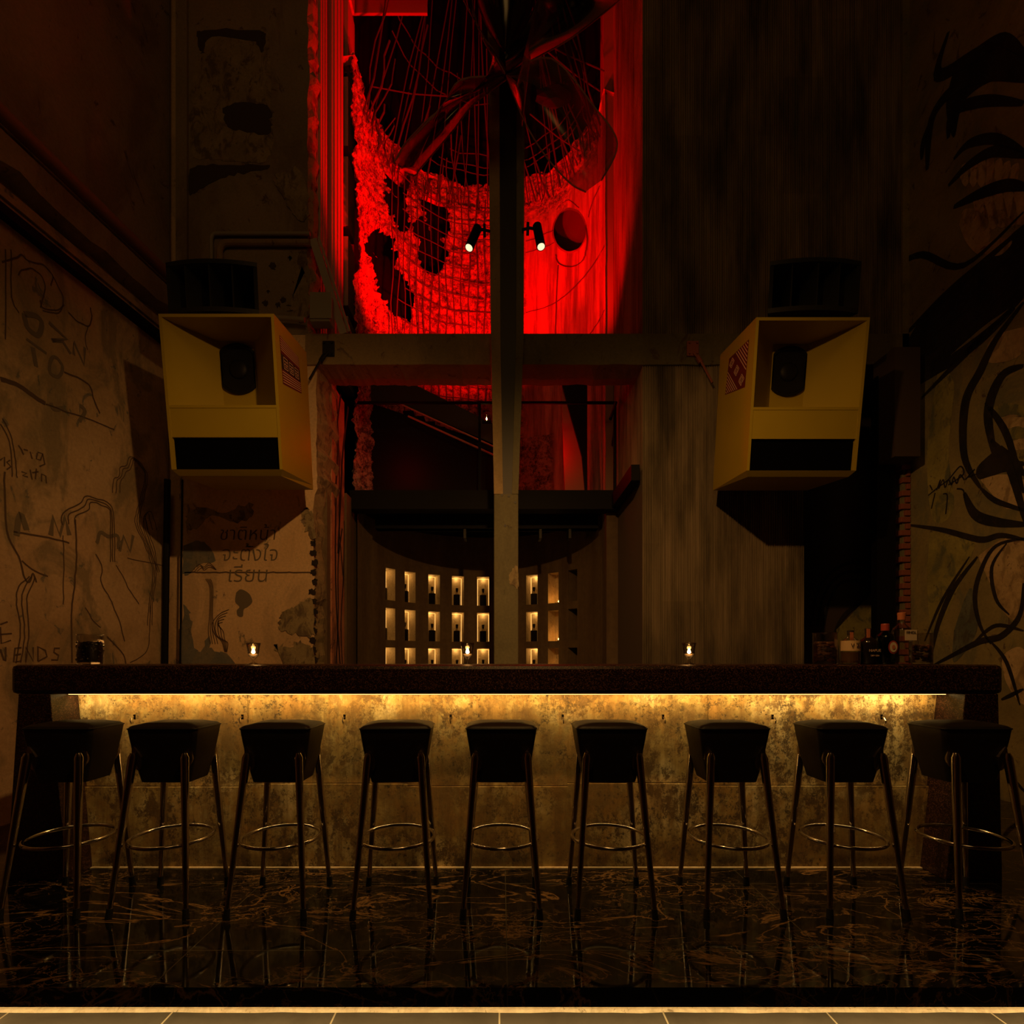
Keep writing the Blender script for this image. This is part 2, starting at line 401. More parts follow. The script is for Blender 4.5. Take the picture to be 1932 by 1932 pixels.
# ------------------------------------------------------------------ room shell
B = 5.0                                       # plane of the pillars and ribbed wall
SPL = 0.119                                   # side walls close in with depth
XL = -3.14; XR = 3.83
def LW(Y, z, off=0.0): return Vector((XL-SPL*(B-Y)+off, Y, z))
def RW(Y, z, off=0.0): return Vector((XR+SPL*(B-Y)-off, Y, z))
NL = Vector((1, -SPL, 0)).normalized(); NR = Vector((-1, -SPL, 0)).normalized()
def HL(px, py, off=0.003): return hit_plane(px, py, LW(B, 0), NL)+NL*off
def HR(px, py, off=0.003): return hit_plane(px, py, RW(B, 0), NR)+NR*off
CEIL = 8.6
b = MB(); b.box(-4.2, 4.6, 1.95, 8.2, -0.4, 0); b.box(-4.2, 4.6, 1.78, 1.95, -0.066, 0)
fl = struct(b.build('floor', M['marble']))
b = MB(); b.box(-4.6, 4.9, -3.2, 1.95, -0.35, -0.15); struct(b.build('floor', M['tile']))
# rough mortar lip at the foot of the raised floor
b = MB(); n = 90
for i in range(n):
    x0 = -4.2+8.8*i/n; x1 = -4.2+8.8*(i+1)/n
    e0 = 0.006*noise.noise(Vector((i*0.7, 0, 0))); e1 = 0.006*noise.noise(Vector(((i+1)*0.7, 0, 0)))
    h = -0.143
    b.hexa([(x0, 1.878+e0, -0.15), (x1, 1.878+e1, -0.15), (x1, 1.95, -0.15), (x0, 1.95, -0.15), (x0, 1.886+e0, h), (x1, 1.886+e1, h), (x1, 1.95, h+0.015), (x0, 1.95, h+0.015)])
struct(b.build('trim_1', M['mortar']))
b = MB(); b.box(-4.2, 4.5, 1.80, 1.83, -0.078, -0.067)
ls = tag(b.build('led_strip', M['led']), 'warm light strip hidden under the front edge of the raised marble floor', 'light strip')
# side walls
def wallquad(fn, y0, y1, z0, z1, th, name, m, sgn):
    a = [fn(y0, z0), fn(y1, z0), fn(y1, z0, -th), fn(y0, z0, -th), fn(y0, z1), fn(y1, z1), fn(y1, z1, -th), fn(y0, z1, -th)]
    mb = MB(); mb.hexa(a); return struct(mb.build(name, m))
wl = wallquad(LW, -3.0, B, -0.3, CEIL, 0.2, 'wall_left', M['plaster'], 1)
wr = wallquad(RW, -3.0, B, -0.3, CEIL, 0.2, 'wall_right', M['mural_wall'], -1)
b = MB(); b.box(-4.6, 5.0, -3.2, -3.0, -0.3, CEIL); struct(b.build('wall_front', M['dark_wall']))
b = MB(); b.box(-4.6, 5.2, -3.2, 5.3, CEIL, CEIL+0.2); struct(b.build('ceiling', M['dark_wall']))
# upper zone of the left wall is a paler separate render
b = MB(); b.hexa([LW(-3, 4.7), LW(B, 4.7), LW(B, 4.7, .012), LW(-3, 4.7, .012), LW(-3, CEIL), LW(B, CEIL), LW(B, CEIL, .012), LW(-3, CEIL, .012)])
b.build('upper_render', M['plaster_upper'], wl)
# cornice group along the left wall
b = MB(); b.tube([LW(-2.9, 4.64, .09), LW(4.93, 4.64, .09)], 0.052, 12)
tag(autosmooth(b.build('wall_pipe', M['pipe_brown'])), 'thick brown pipe running along the top of the left wall ledge', 'pipe')
b = MB()
for k in range(60):
    y0 = -2.9+7.85*k/60; y1 = -2.9+7.85*(k+1)/60
    q0 = 4.27+0.05*noise.noise(Vector((k*0.6, 3, 1))); q1 = 4.27+0.05*noise.noise(Vector(((k+1)*0.6, 3, 1)))
    b.hexa([LW(y0, q0), LW(y1, q1), LW(y1, q1+.03, .13), LW(y0, q0+.03, .13), LW(y0, 4.5), LW(y1, 4.5), LW(y1, 4.5, .13), LW(y0, 4.5, .13)])
struct(b.build('trim_2', M['plaster_upper']))
b = MB()
for (z0, z1, o) in ((4.175, 4.215, .05), (4.125, 4.165, .07), (4.095, 4.12, .05)):
    b.hexa([LW(-2.9, z0), LW(4.95, z0), LW(4.95, z0, o), LW(-2.9, z0, o), LW(-2.9, z1), LW(4.95, z1), LW(4.95, z1, o), LW(-2.9, z1, o)])
struct(b.build('trim_3', M['plaster']))
b = MB(); b.hexa([LW(-2.9, 4.02), LW(4.95, 4.02), LW(4.95, 4.02, .07), LW(-2.9, 4.02, .07), LW(-2.9, 4.085), LW(4.95, 4.085), LW(4.95, 4.085, .07), LW(-2.9, 4.085, .07)])
tag(b.build('cable_track', M['steel_black']), 'black cable track running along the left wall under the moulding', 'cable track')

# left pillar wall: X from corner to the broken opening edge, with ragged right edge
def XB(px): return (px-VX)*B/F
def ZB(py): return EYE+(VY-py)*B/F
def ragged_slab(name, xs_left, edge, z0, z1, th, m, step=0.06, amp=0.03, seed=0, right=True, m_edge=None):
    n = int((z1-z0)/step); vs = []; fs = []; mi = []
    for i in range(n+1):
        z = z0+(z1-z0)*i/n
        e = edge(z)+amp*(noise.noise(Vector((seed, z*3.1, 0)))+0.6*noise.noise(Vector((seed+9, z*11, 0))))
        e2 = e+(0.035+0.05*noise.noise(Vector((seed+4, z*9, 2))))*(1 if right else -1)
        e3 = e2+0.02*(1 if right else -1)
        vs += [(xs_left, B, z), (e, B, z), (e2, B+th*0.35, z+0.02*noise.noise(Vector((z*20, 1, 1)))), (e3, B+th, z), (xs_left, B+th, z)]
    for i in range(n):
        a = i*5; c = a+5
        for j in range(5):
            k = (j+1) % 5; fs.append((a+j, a+k, c+k, c+j)); mi.append(1 if j in (1, 2) else 0)
    fs.append((0, 4, 3, 2, 1)); fs.append(tuple(n*5+j for j in range(5))); mi += [0, 0]
    return link(name, vs, fs, [m, m_edge or m], None, False, mi)
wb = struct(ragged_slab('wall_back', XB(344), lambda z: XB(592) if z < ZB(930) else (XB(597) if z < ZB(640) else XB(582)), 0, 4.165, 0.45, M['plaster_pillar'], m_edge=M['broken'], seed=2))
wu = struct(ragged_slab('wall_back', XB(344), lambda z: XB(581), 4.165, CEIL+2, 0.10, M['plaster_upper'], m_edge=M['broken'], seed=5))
# recessed strip between side wall and pillar
b = MB(); b.box(XL-0.3, XB(344)+.1, B+0.08, B+0.4, 0, CEIL+1); struct(b.build('wall_corner', M['plaster_pillar']))
b = MB(); b.box(XB(335), XB(356), B-0.03, B+0.01, ZB(585), CEIL); struct(b.build('trim_4', M['plaster_upper']))
# black conduit pipes at the corner
b = MB(); b.tube([P(316, 905, 4.9), P(311, 1254, 4.9), Vector((P(311, 1254, 4.9).x, 4.9, 0))], 0.028, 10)
tag(autosmooth(b.build('drain_pipe', M['steel_black'])), 'black vertical pipe in the corner between left wall and plaster pillar', 'pipe')
b = MB(); b.tube([P(344, 905, 4.985), P(340, 1254, 4.985), Vector((P(340, 1254, 4.985).x, 4.985, 0))], 0.008, 8)
tag(b.build('thin_conduit', M['steel_black']), 'thin black conduit along the left edge of the plaster pillar', 'conduit')

# patches on the plaster pillar
def flat_patch(name, outline, m, parent, Y=B, th=0.006, jag=0.0, seed=1, inward=False):
    pts = smooth_line([(x, y, 0) for x, y in outline+[outline[0]]], 5)[:-1]
    q = []
    for i, p in enumerate(pts):
        dx = jag*noise.noise(Vector((i*0.9, seed, 0)))*8; dy = jag*noise.noise(Vector((i*0.9, seed, 7)))*8
        q.append(P(p.x+dx, p.y+dy, Y))
    fr = [Vector((v.x, Y-th, v.z)) for v in q]
    mb = MB(); n = len(q); mb.add([*q, *fr], [tuple(n+i for i in range(n))]+[(i, (i+1) % n, n+(i+1) % n, n+i) for i in range(n)])
    return mb.build(name, m, parent)
flat_patch('bare_patch', [(532, 1155), (545, 1150), (560, 1143), (575, 1132), (590, 1133), (592, 1195), (575, 1200), (545, 1193), (527, 1187), (530, 1165)], M['broken'], wb, th=0.008, jag=1, seed=3)
flat_patch('bare_patch', [(517, 1216), (530, 1218), (548, 1222), (560, 1212), (575, 1215), (590, 1225), (592, 1262), (545, 1262), (530, 1240)], M['broken'], wb, th=0.008, jag=1, seed=5)
flat_patch('bare_patch', [(568, 965), (580, 960), (592, 975), (594, 1020), (585, 1012), (575, 990)], M['broken'], wb, th=0.01, jag=1, seed=8)
flat_patch('bare_patch', [(350, 975), (380, 955), (420, 968), (470, 950), (475, 975), (440, 985), (400, 972), (380, 990), (356, 1000)], M['broken'], wb, th=0.003, jag=1, seed=9)
flat_patch('dark_stain', [(446, 1118), (455, 1112), (470, 1120), (476, 1135), (468, 1145), (460, 1150), (458, 1163), (449, 1162), (447, 1152), (452, 1145), (444, 1135)], M['paint_grey'], wb, th=0.003)
flat_patch('blue_stain', [(346, 1030), (375, 1020), (398, 1035), (405, 1060), (385, 1062), (370, 1070), (355, 1085), (346, 1080)], M['blue_patch'], wb, th=0.003, jag=.5)
flat_patch('blue_stain', [(346, 1140), (360, 1160), (362, 1200), (375, 1230), (395, 1200), (400, 1225), (430, 1235), (436, 1260), (346, 1260)], M['blue_patch'], wb, th=0.003, jag=1, seed=13)
# upper pillar scars
flat_patch('scar', [(358, 320), (380, 312), (440, 312), (505, 312), (500, 320), (450, 328), (410, 340), (370, 362), (357, 366)], M['dark_wall'], wu, th=0.004, jag=.6)
flat_patch('scar', [(385, 60), (470, 60), (505, 62), (512, 200), (515, 240), (508, 300), (450, 305), (390, 300), (362, 290), (360, 200), (370, 120)], M['broken'], wu, th=0.003, jag=1.3, seed=21)
flat_patch('scar', [(420, 205), (450, 195), (505, 200), (512, 235), (505, 255), (470, 250), (430, 240)], M['dark_wall'], wu, th=0.006, jag=1, seed=23)
flat_patch('scar', [(372, 60), (395, 58), (480, 58), (500, 66), (495, 100), (478, 80), (400, 70), (384, 100), (375, 90)], M['dark_wall'], wu, th=0.006, jag=1, seed=24)
flat_patch('scar', [(555, 520), (572, 510), (582, 540), (582, 600), (560, 605), (545, 580), (552, 560)], M['broken'], wu, th=0.01, jag=1.5, seed=25)
flat_patch('scar', [(520, 330), (560, 320), (578, 350), (580, 410), (562, 415), (540, 380), (520, 350)], M['broken'], wu, th=0.008, jag=1.5, seed=26)
for (x, y, r) in ((514, 502, 7), (547, 487, 4), (524, 575, 5), (506, 550, 3), (500, 572, 6), (534, 566, 6)):
    flat_patch('scar', [(x-r, y), (x, y-r*.8), (x+r, y-1), (x+r*.3, y+r*.9)], M['dark_wall'], wu, th=0.005, jag=.6, seed=x)
for k in range(13):
    y = 1025+k*18.3; x = 590+(k*7 % 5); w = 3.5+(k*3 % 4)
    flat_patch('pocket_shade', [(x-w, y-4), (x+4, y-5), (x+5, y+5), (x-w+1, y+4)], M['paint_black'], wb, th=0.007, jag=.5, seed=k)  # flat black patches paint the shade inside broken brick holes
b = MB(); b.ribbon([P(x, 1080+1.5*noise.noise(Vector((x*.1, 0, 0))), B-.003) for x in range(348, 592, 6)], .012, (0, -1, 0))
b.build('joint_line', M['paint_brown'], wb)
# thai writing
thai = bpy.data.objects.new('tmp_anchor', None)
for body, px, py, sz, mm in (('ชาติหน้า', 468, 1008, .17, 'paint_brown'), ('จะตั้งใจ', 472, 1046, .19, 'paint_grey'), ('เรียน', 468, 1085, .20, 'paint_grey')):
    text_mesh(body, sz, M[mm], 'painted_writing', wb, FRONT(P(px, py, B-.004)) @ Matrix(((1, .12, 0, 0), (0, 1.05, 0, 0), (0, 0, 1, 0), (0, 0, 0, 1))), offset=-0.002)
bpy.data.objects.remove(thai)
# contour drawings on pillar
b = MB()
for k in range(5):
    pts = smooth_line([(432+k*0-(k*3), 1150+k*6, 0), (412-k*1+3, 1158+k*5, 0), (401+k*5, 1175+k*4, 0), (404+k*5, 1195+k*3, 0), (418+k*3, 1210+k*1, 0), (424+k, 1230, 0)], 5)
    b.ribbon([P(p.x, p.y, B-.004) for p in pts], .007, (0, -1, 0))
for k in range(4):
    pts = smooth_line([(388+k*3, 1092, 0), (396+k*2, 1110, 0), (395+k*2, 1160, 0), (393+k*4, 1190, 0), (396+k*5, 1215, 0)], 5)
    b.ribbon([P(p.x, p.y, B-.004) for p in pts], .006, (0, -1, 0))
for k in range(3):
    pts = smooth_line([(362+k*5, 1078, 0), (375+k*3, 1065+k*3, 0), (385, 1070+k*3, 0), (395, 1062+k*4, 0), (408, 1075, 0)], 4)
    b.ribbon([P(p.x, p.y, B-.004) for p in pts], .006, (0, -1, 0))
b.build('line_drawing', M['paint_brown'], wb)

# drawings and writing on the left wall
b = MB()
def LS(pts, w=.012, sm=True, jit=2.0):
    p = smooth_line([(x, y, 0) for x, y in pts], 5) if sm else [Vector((x, y, 0)) for x, y in pts]
    s_ = R.uniform(0, 99)
    b.ribbon([HL(q.x+jit*noise.noise(Vector((q.y*.08, s_, 0))), q.y+jit*noise.noise(Vector((q.x*.08, s_, 5)))) for q in p], w, NL)
b.cur = 0
for k in range(3):   # stepped contours
    LS([(212+k*7, 930), (214+k*6, 905+k*2), (223+k*5, 900), (227+k*5, 882+k*4), (238+k*4, 878+k*3), (244+k*3, 862+k*3), (258, 868+k*3), (270, 880+k*3), (278-k*3, 905), (268-k*3, 950), (262-k*4, 985), (275-k*3, 1020), (290-k*3, 1060), (294-k*3, 1090), (288-k*3, 1130), (286-k*4, 1180)], .008)
    LS([(117+k*12, 990), (118+k*12, 968+k*3), (150+k*8, 950+k*6), (160+k*5, 936+k*6), (185+k*2, 942+k*5), (205, 950+k*5), (214-k*3, 975), (216-k*4, 1060)], .009)
    LS([(295-k*8, 1000), (285-k*6, 965+k*4), (272+k, 975+k*3), (270+k*4, 1000), (284+k*4, 1040), (300-k*3, 1080)], .008)
    LS([(30+k*9, 1250), (38+k*8, 1190), (30+k*10, 1130), (36+k*12, 1105), (55+k*5, 1088)], .009)
LS([(0, 715), (30, 725), (60, 745), (85, 762)], .03); LS([(85, 762), (120, 775), (165, 790), (215, 810)], .01)
LS([(120, 702), (150, 715), (168, 728), (176, 750), (188, 780)], .012)
LS([(8, 890), (12, 1000), (35, 1050), (46, 1090), (55, 1098), (62, 1082), (68, 1098)], .012)
LS([(40, 1058), (65, 1077), (90, 1087)], .01); LS([(25, 1003), (80, 1012), (130, 1024)], .012); LS([(240, 1053), (310, 1068)], .007)
LS([(118, 1010), (120, 1060), (119, 1140)], .008); LS([(142, 980), (144, 1050), (139, 1110), (134, 1160), (136, 1250)], .013)
LS([(180, 1045), (192, 1070), (190, 1095), (206, 1130), (222, 1165), (235, 1210)], .01)
LS([(218, 1065), (235, 1095), (245, 1115), (262, 1140)], .009); LS([(202, 1200), (232, 1235), (237, 1256)], .011)
LS([(160, 1145), (175, 1170), (190, 1185)], .008); LS([(283, 1142), (282, 1200), (275, 1232), (245, 1250)], .008)
LS([(75, 565), (80, 580), (105, 585), (120, 575)], .009); LS([(170, 580), (172, 605), (165, 615), (145, 605), (128, 590)], .010)
LS([(165, 615), (160, 640), (164, 660)], .006); LS([(2, 495), (30, 485), (40, 480), (52, 492), (80, 500), (98, 520), (95, 540)], .009); LS([(35, 520), (40, 510), (60, 508), (78, 520), (84, 545), (76, 580)], .008)
LS([(10, 470), (10, 640)], .008); LS([(20, 470), (22, 560), (35, 590)], .008); LS([(98, 520), (118, 560), (110, 590), (80, 585)], .008)
LS([(0, 800), (12, 820), (20, 850), (22, 900)], .008); LS([(4, 790), (20, 820), (28, 860), (32, 900)], .008)
b.build('line_drawing', M['paint_brown'], wl)
b = MB()   # faded big letters
LS([(45, 592), (72, 598), (78, 620), (68, 632), (50, 615), (45, 592)], .035)
LS([(92, 608), (126, 640), (98, 642)], .028, False); LS([(98, 642), (118, 645), (132, 668)], .025, False)
LS([(139, 670), (139, 645), (158, 688), (160, 655)], .025, False)
LS([(62, 655), (68, 692)], .030, False); LS([(50, 640), (88, 667)], .018, False)
LS([(92, 690), (98, 675), (110, 680), (118, 700), (108, 712), (96, 705), (92, 690)], .024)
LS([(95, 760), (100, 772), (118, 770)], .03); LS([(150, 765), (160, 775), (150, 795)], .03)
LS([(95, 1010), (100, 975), (112, 1010), (122, 975), (130, 1010)], .04, False); LS([(30, 1010), (38, 970), (50, 1000)], .04)
LS([(182, 1025), (190, 1005), (205, 1012), (222, 1010), (222, 1035)], .03); LS([(225, 1040), (232, 1010), (245, 1040), (250, 1010)], .03, False)
b.build('faded_letters', M['paint_grey'], wl)
b = MB()
for pts in ([(34, 840), (40, 848), (44, 858)], [(44, 848), (52, 850)], [(56, 852), (60, 866)], [(70, 855), (68, 866), (76, 868), (80, 856), (70, 853)], [(80, 856), (84, 876), (74, 880)],
            [(40, 890), (50, 893), (42, 897), (52, 900)], [(56, 886), (60, 905)], [(68, 884), (66, 904)], [(60, 892), (72, 890)], [(78, 908), (78, 894), (86, 898), (87, 912)],
            [(0, 868), (8, 862), (8, 880)], [(18, 868), (12, 872), (20, 880), (12, 886)],
            [(0, 1178), (14, 1173)], [(0, 1183), (2, 1214), (20, 1208)], [(0, 1197), (22, 1195)]):
    LS(pts, .010, False, 0.5)
for i, (ch) in enumerate('IENDS'):
    X0 = (10, 28, 52, 75, 100)[i]
    G = {'I': [[(0, -12), (0, 14)]], 'E': [[(12, -11), (0, -10), (-3, 16), (12, 14)], [(-1, 3), (11, 1)]], 'N': [[(-4, 14), (-4, -12), (10, 14), (10, -12)]],
         'D': [[(-4, 14), (-4, -13), (10, -6), (13, 6), (-4, 15)]], 'S': [[(12, -10), (2, -10), (1, -2), (10, 3), (8, 12), (-4, 12)]]}[ch]
    for g in G: LS([(X0+x, 1233+y) for x, y in g], .012, False, 0.4)
LS([(0, 1225), (6, 1245)], .012, False)
b.build('wall_writing', M['paint_brown'], wl)

# ------------------------------------------------------------------ ribbed wall on the right of the opening
def ribbed_sheet(name, x0, x1, z0, z1, Y, m, pitch=0.0215, dep=0.010, axis='x', flip=1, closer=0.0):
    n = max(2, int(abs(x1-x0)/pitch)); pts = []
    for i in range(n):
        a = x0+(x1-x0)*i/n; d = (x1-x0)/n
        dd = dep*(0.7+0.6*R.random())
        pts += [(a, 0), (a+d*.42, 0), (a+d*.55, dd), (a+d*.87, dd)]
    pts.append((x1, 0)); vs = []
    for z in (z0, z1):
        for (a, dd) in pts:
            vs.append((a, Y+dd, z) if axis == 'x' else (Y+dd*flip, a, z))
    k = len(pts); fs = [(i, i+1, k+i+1, k+i) for i in range(k-1)]
    return link(name, vs, fs, m)
xr0, xr1 = XB(1212), XB(1517)
struct(ribbed_sheet('wall_ribbed', xr0, xr1, 0, ZB(632), B, M['ribbed']))
struct(ribbed_sheet('wall_ribbed', xr0, XB(1700), ZB(632), CEIL+2, B, M['ribbed']))
struct(ribbed_sheet('wall_reveal', B, 6.45, 2.9, CEIL+2, xr0, M['ribbed'], axis='y', flip=1, dep=0.015, pitch=0.03))
struct(ribbed_sheet('wall_reveal', B, 6.45, 0, 2.9, xr0, M['dark_wall'], axis='y', flip=1))
b = MB(); b.box(xr0+.03, xr1-.002, B+.03, B+1.4, 0, ZB(632)); b.box(xr0+.03, XB(1700), B+.03, B+.5, ZB(632), CEIL+2)
struct(b.build('wall_core', M['dark_wall']))
b = MB(); b.box(XB(1700), XR+.3, B-.02, B+.3, 0, CEIL+1); 
struct(b.build('wall_end', M['mural_wall']))
# recess behind the right opening
b = MB(); b.box(xr1, XB(1700)+.6, 6.1, 6.3, 0, 4.4); struct(b.build('wall_recess', M['dark_wall']))
b = MB()
def RS(pts, w, Y=6.09): b.ribbon([P(p.x, p.y, Y) for p in smooth_line([(x, y, 0) for x, y in pts], 6)], w, (0, -1, 0))
for k in range(3): RS([(1530+k*12, 1180), (1545+k*10, 1110+k*12), (1590, 1065+k*16), (1650, 1062+k*18)], .03)
RS([(1575, 1254), (1578, 1190), (1605, 1150), (1655, 1130)], .05)
b.build('recess_mural', M['paint_black'])
bpy.data.objects['recess_mural'].parent = bpy.data.objects['wall_recess']
b = MB(); b.poly([P(1578, 1188, 6.085), P(1586, 1254, 6.085), P(1690, 1254, 6.085), P(1690, 1080, 6.085), P(1655, 1108, 6.085)]); b.build('green_lit_patch', M['paint_olive'], bpy.data.objects['wall_recess'])  # olive polygon paints the lit area below the diagonal shadow edge
b = MB(); b.box(P(1655, 0, 4.9).x, P(1690, 0, 4.9).x, 4.9, 4.98, 0, ZB(720)); tag(b.build('door_post', M['steel_black']), 'black steel post standing at the right side of the dark recess', 'post')
# toothed brick edge
b = MB(); z = 0.9; i = 0
while z < 3.3:
    w = .045 if i % 2 else .085; w += R.uniform(-.012, .012)
    b.box(XB(1712)-w, XB(1712), B-.045, B+.05, z, z+.052); z += .062; i += 1
struct(b.build('trim_5', M['brick'], bevel=.006))
b = MB(); b.box(P(1665, 0, 4.85).x, P(1712, 0, 4.85).x, 4.70, 4.97, ZB(880)-.02, ZB(690)); b.build('x', M['dark_wall'])
o = bpy.data.objects['x']; o.name = 'wall_cabinet'; tag(o, 'dark box cabinet fixed above the brick edge near the right wall', 'cabinet')

# mural on the right wall (generic swirling forms)
b = MB()
def MS(pts, w, cur=0, taper=True):
    b.cur = cur; p = smooth_line([(x, y, 0) for x, y in pts], 6); k = len(p)
    ws = [w*(0.25+0.75*math.sin(PI*min(1, max(0, (i+.5)/k)))) for i in range(k)] if taper else w
    b.ribbon([HR(q.x, q.y, .004) for q in p], ws, NR)
def MF(pts, cur, off=.002):
    b.cur = cur; p = smooth_line([(x, y, 0) for x, y in pts+[pts[0]]], 5)[:-1]
    b.poly([HR(q.x, q.y, off) for q in reversed(p)])
# filled light areas
MF([(1845, 1050), (1890, 1018), (1932, 1020), (1960, 1100), (1925, 1170), (1890, 1150), (1868, 1100)], 1)
MF([(1755, 1000), (1800, 1012), (1840, 1020), (1820, 1080), (1790, 1150), (1760, 1200), (1750, 1100)], 2)
MF([(1800, 1190), (1830, 1110), (1845, 1150), (1840, 1200), (1800, 1250)], 3)
MF([(1850, 905), (1890, 895), (1932, 905), (1960, 950), (1900, 960), (1870, 930)], 1)
MF([(1855, 680), (1870, 640), (1910, 622), (1950, 620), (1925, 670), (1880, 685)], 1)
MF([(1770, 700), (1800, 720), (1790, 850), (1800, 960), (1760, 980), (1750, 850)], 2)
MF([(1810, 425), (1820, 395), (1850, 400), (1870, 440), (1850, 480), (1825, 460)], 1); MF([(1850, 470), (1880, 450), (1910, 455), (1890, 480), (1865, 482)], 1)
for k in range(7): MF([(1815+k*16, 300+abs(3-k)*4), (1826+k*16, 296+abs(3-k)*4), (1832+k*15, 330), (1822+k*15, 352+k), (1812+k*15, 335)], 1)
for k in range(5): MF([(1835+k*20, 370-k*3), (1850+k*20, 368-k*3), (1866+k*18, 415), (1856+k*16, 436-k*3), (1842+k*16, 410)], 1)
for k in range(6): MF([(1870+k*12, 770+k*22), (1900+k*10, 760+k*22), (1940, 770+k*22), (1940, 785+k*20), (1885+k*10, 786+k*21)], 1 if k % 2 else 2)
MF([(1890, 1250), (1900, 1230), (1932, 1225), (1960, 1300), (1932, 1330), (1900, 1290)], 1)
MF([(1690, 690), (1740, 600), (1850, 500), (1945, 420), (1945, 540), (1850, 620), (1770, 690), (1730, 720)], 0, .0015)
MF([(1800, 130), (1840, 100), (1940, 90), (1940, 150), (1880, 150), (1820, 190), (1800, 260), (1785, 200)], 0, .0015)
#MF([(1720, 340), (1770, 330), (1790, 380), (1800, 470), (1760, 480), (1700, 440), (1650, 400), (1700, 380)], 0, .0015)
MF([(1890, 840), (1940, 880), (1940, 900), (1900, 890), (1850, 905), (1845, 880)], 0, .0015)
# dark sweeping lines
MS([(1700, 420), (1680, 500), (1740, 480), (1820, 500), (1932, 400)], .05)
MS([(1790, 60), (1770, 140), (1830, 110), (1890, 75), (1932, 100)], .10)
MS([(1750, 320), (1760, 220), (1810, 160), (1870, 140), (1940, 150)], .10); MS([(1790, 260), (1800, 210), (1860, 190), (1932, 195)], .08)
MS([(1800, 300), (1830, 270), (1880, 262), (1932, 285)], .07); MS([(1790, 350), (1830, 310), (1880, 285), (1940, 295)], .08)
MS([(1800, 390), (1850, 365), (1900, 350), (1940, 355)], .09); MS([(1740, 300), (1745, 260), (1770, 200)], .06)
for k in range(6): MS([(1930-k*3, 430+k*30), (1850, 500+k*28), (1780, 560+k*26), (1700, 640+k*20)], .07+.03*(k % 2))
MS([(1932, 560), (1850, 640), (1800, 690), (1740, 750)], .06)
MS([(1932, 570), (1880, 640), (1850, 700), (1822, 760), (1820, 860), (1850, 920)], .08); MS([(1932, 690), (1890, 710), (1865, 780), (1880, 870)], .08)
MS([(1860, 760), (1900, 820), (1932, 930)], .05); MS([(1870, 830), (1905, 880), (1940, 1000)], .06)
MS([(1712, 990), (1780, 1000), (1850, 1018), (1890, 1010), (1940, 1020)], .05); MS([(1820, 930), (1840, 970), (1880, 985), (1940, 990)], .08); MS([(1850, 920), (1880, 945), (1940, 965)], .04)
MS([(1940, 1015), (1880, 1030), (1850, 1080), (1840, 1130), (1850, 1180), (1870, 1215)], .04); MS([(1900, 1025), (1872, 1070), (1880, 1130), (1905, 1160)], .03)
MS([(1845, 1050), (1800, 1110), (1770, 1180), (1755, 1250)], .05); MS([(1830, 1050), (1780, 1130), (1745, 1210)], .03)
MS([(1932, 1100), (1925, 1160), (1890, 1200), (1850, 1210), (1800, 1235), (1760, 1256)], .05); MS([(1870, 1210), (1900, 1250), (1925, 1330)], .03)
MS([(1840, 1210), (1880, 1180), (1932, 1190)], .03); MS([(1890, 1320), (1932, 1300)], .03); MS([(1890, 1430), (1905, 1460), (1940, 1500)], .03)
# signature scrawl
for pts in ([(1752, 935), (1770, 920), (1790, 905), (1812, 880), (1818, 895), (1790, 915)], [(1755, 915), (1760, 925)], [(1768, 925), (1775, 905), (1772, 922), (1780, 905), (1784, 920), (1790, 905), (1796, 915), (1800, 900), (1806, 912), (1812, 896), (1820, 905)],
            [(1765, 930), (1758, 960)], [(1780, 932), (1788, 935), (1785, 970)], [(1806, 922), (1818, 925), (1822, 945)], [(1822, 905), (1840, 885), (1828, 900), (1852, 890)]):
    MS(pts, .012, 0, False)
b.build('mural', [M['paint_black'], M['paint_tan'], M['paint_olive'], M['paint_slate']], wr)

# ------------------------------------------------------------------ beam and central column
b = MB(); zt, zm, zb_ = ZB(632), ZB(690), ZB(712)
def beam(x0, x1, name, m, lab):
    n = 50; vs = []; fs = []
    for i in range(n+1):
        x = x0+(x1-x0)*i/n; j = .018*noise.noise(Vector((x*6, 2, 0)))+.012*noise.noise(Vector((x*22, 5, 0)))
        vs += [(x, B-.02, zt), (x, B-.02, zm+.01*noise.noise(Vector((x*5, 9, 0)))), (x, B+.20, zm-.02+j), (x, B+.34, zb_+.1+j), (x, B+.34, zt)]
    for i in range(n):
        for j in range(5):
            k = (j+1) % 5; fs.append((i*5+j, i*5+5+j, i*5+5+k, i*5+k))
    fs += [(0, 1, 2, 3, 4), tuple(n*5+4-j for j in range(5))]
    return tag(link(name, vs, fs, m), lab, 'beam')
beam(XB(578), -.10, 'cross_beam', M['beam'], 'chipped concrete cross beam running from left speaker to the central post')
beam(.17, XB(1718), 'cross_beam', M['beam_olive'], 'darker olive concrete cross beam running right from the central post')
# post
PY = 4.78
post = empty('support_post', P(955, 1254, PY)*1.0, 'tall central post, pale plaster below and steel channel above the walkway', 'post')
post.location = (P(955, 0, PY).x, PY, 0)
px0 = post.location.x
zc = P(0, 932, PY).z
b = MB(); b.box(P(932, 0, PY).x-px0, P(978, 0, PY).x-px0, 0, .2, 0, zc); b.build('plaster_shaft', M['post'], post, bevel=.008)
b = MB(); X = lambda px: P(px, 0, PY).x-px0
za, ztop = P(0, 632, PY).z, CEIL
b.hexa([(X(932), 0, zc), (X(949), 0, zc), (X(949), .16, zc), (X(932), .16, zc), (X(926), 0, za), (X(944), 0, za), (X(944), .16, za), (X(926), .16, za)])
b.hexa([(X(926), 0, za), (X(944), 0, za), (X(944), .16, za), (X(926), .16, za), (X(916), 0, ztop), (X(940), 0, ztop), (X(940), .16, ztop), (X(916), .16, ztop)])
b.build('flange', M['beam'], post)
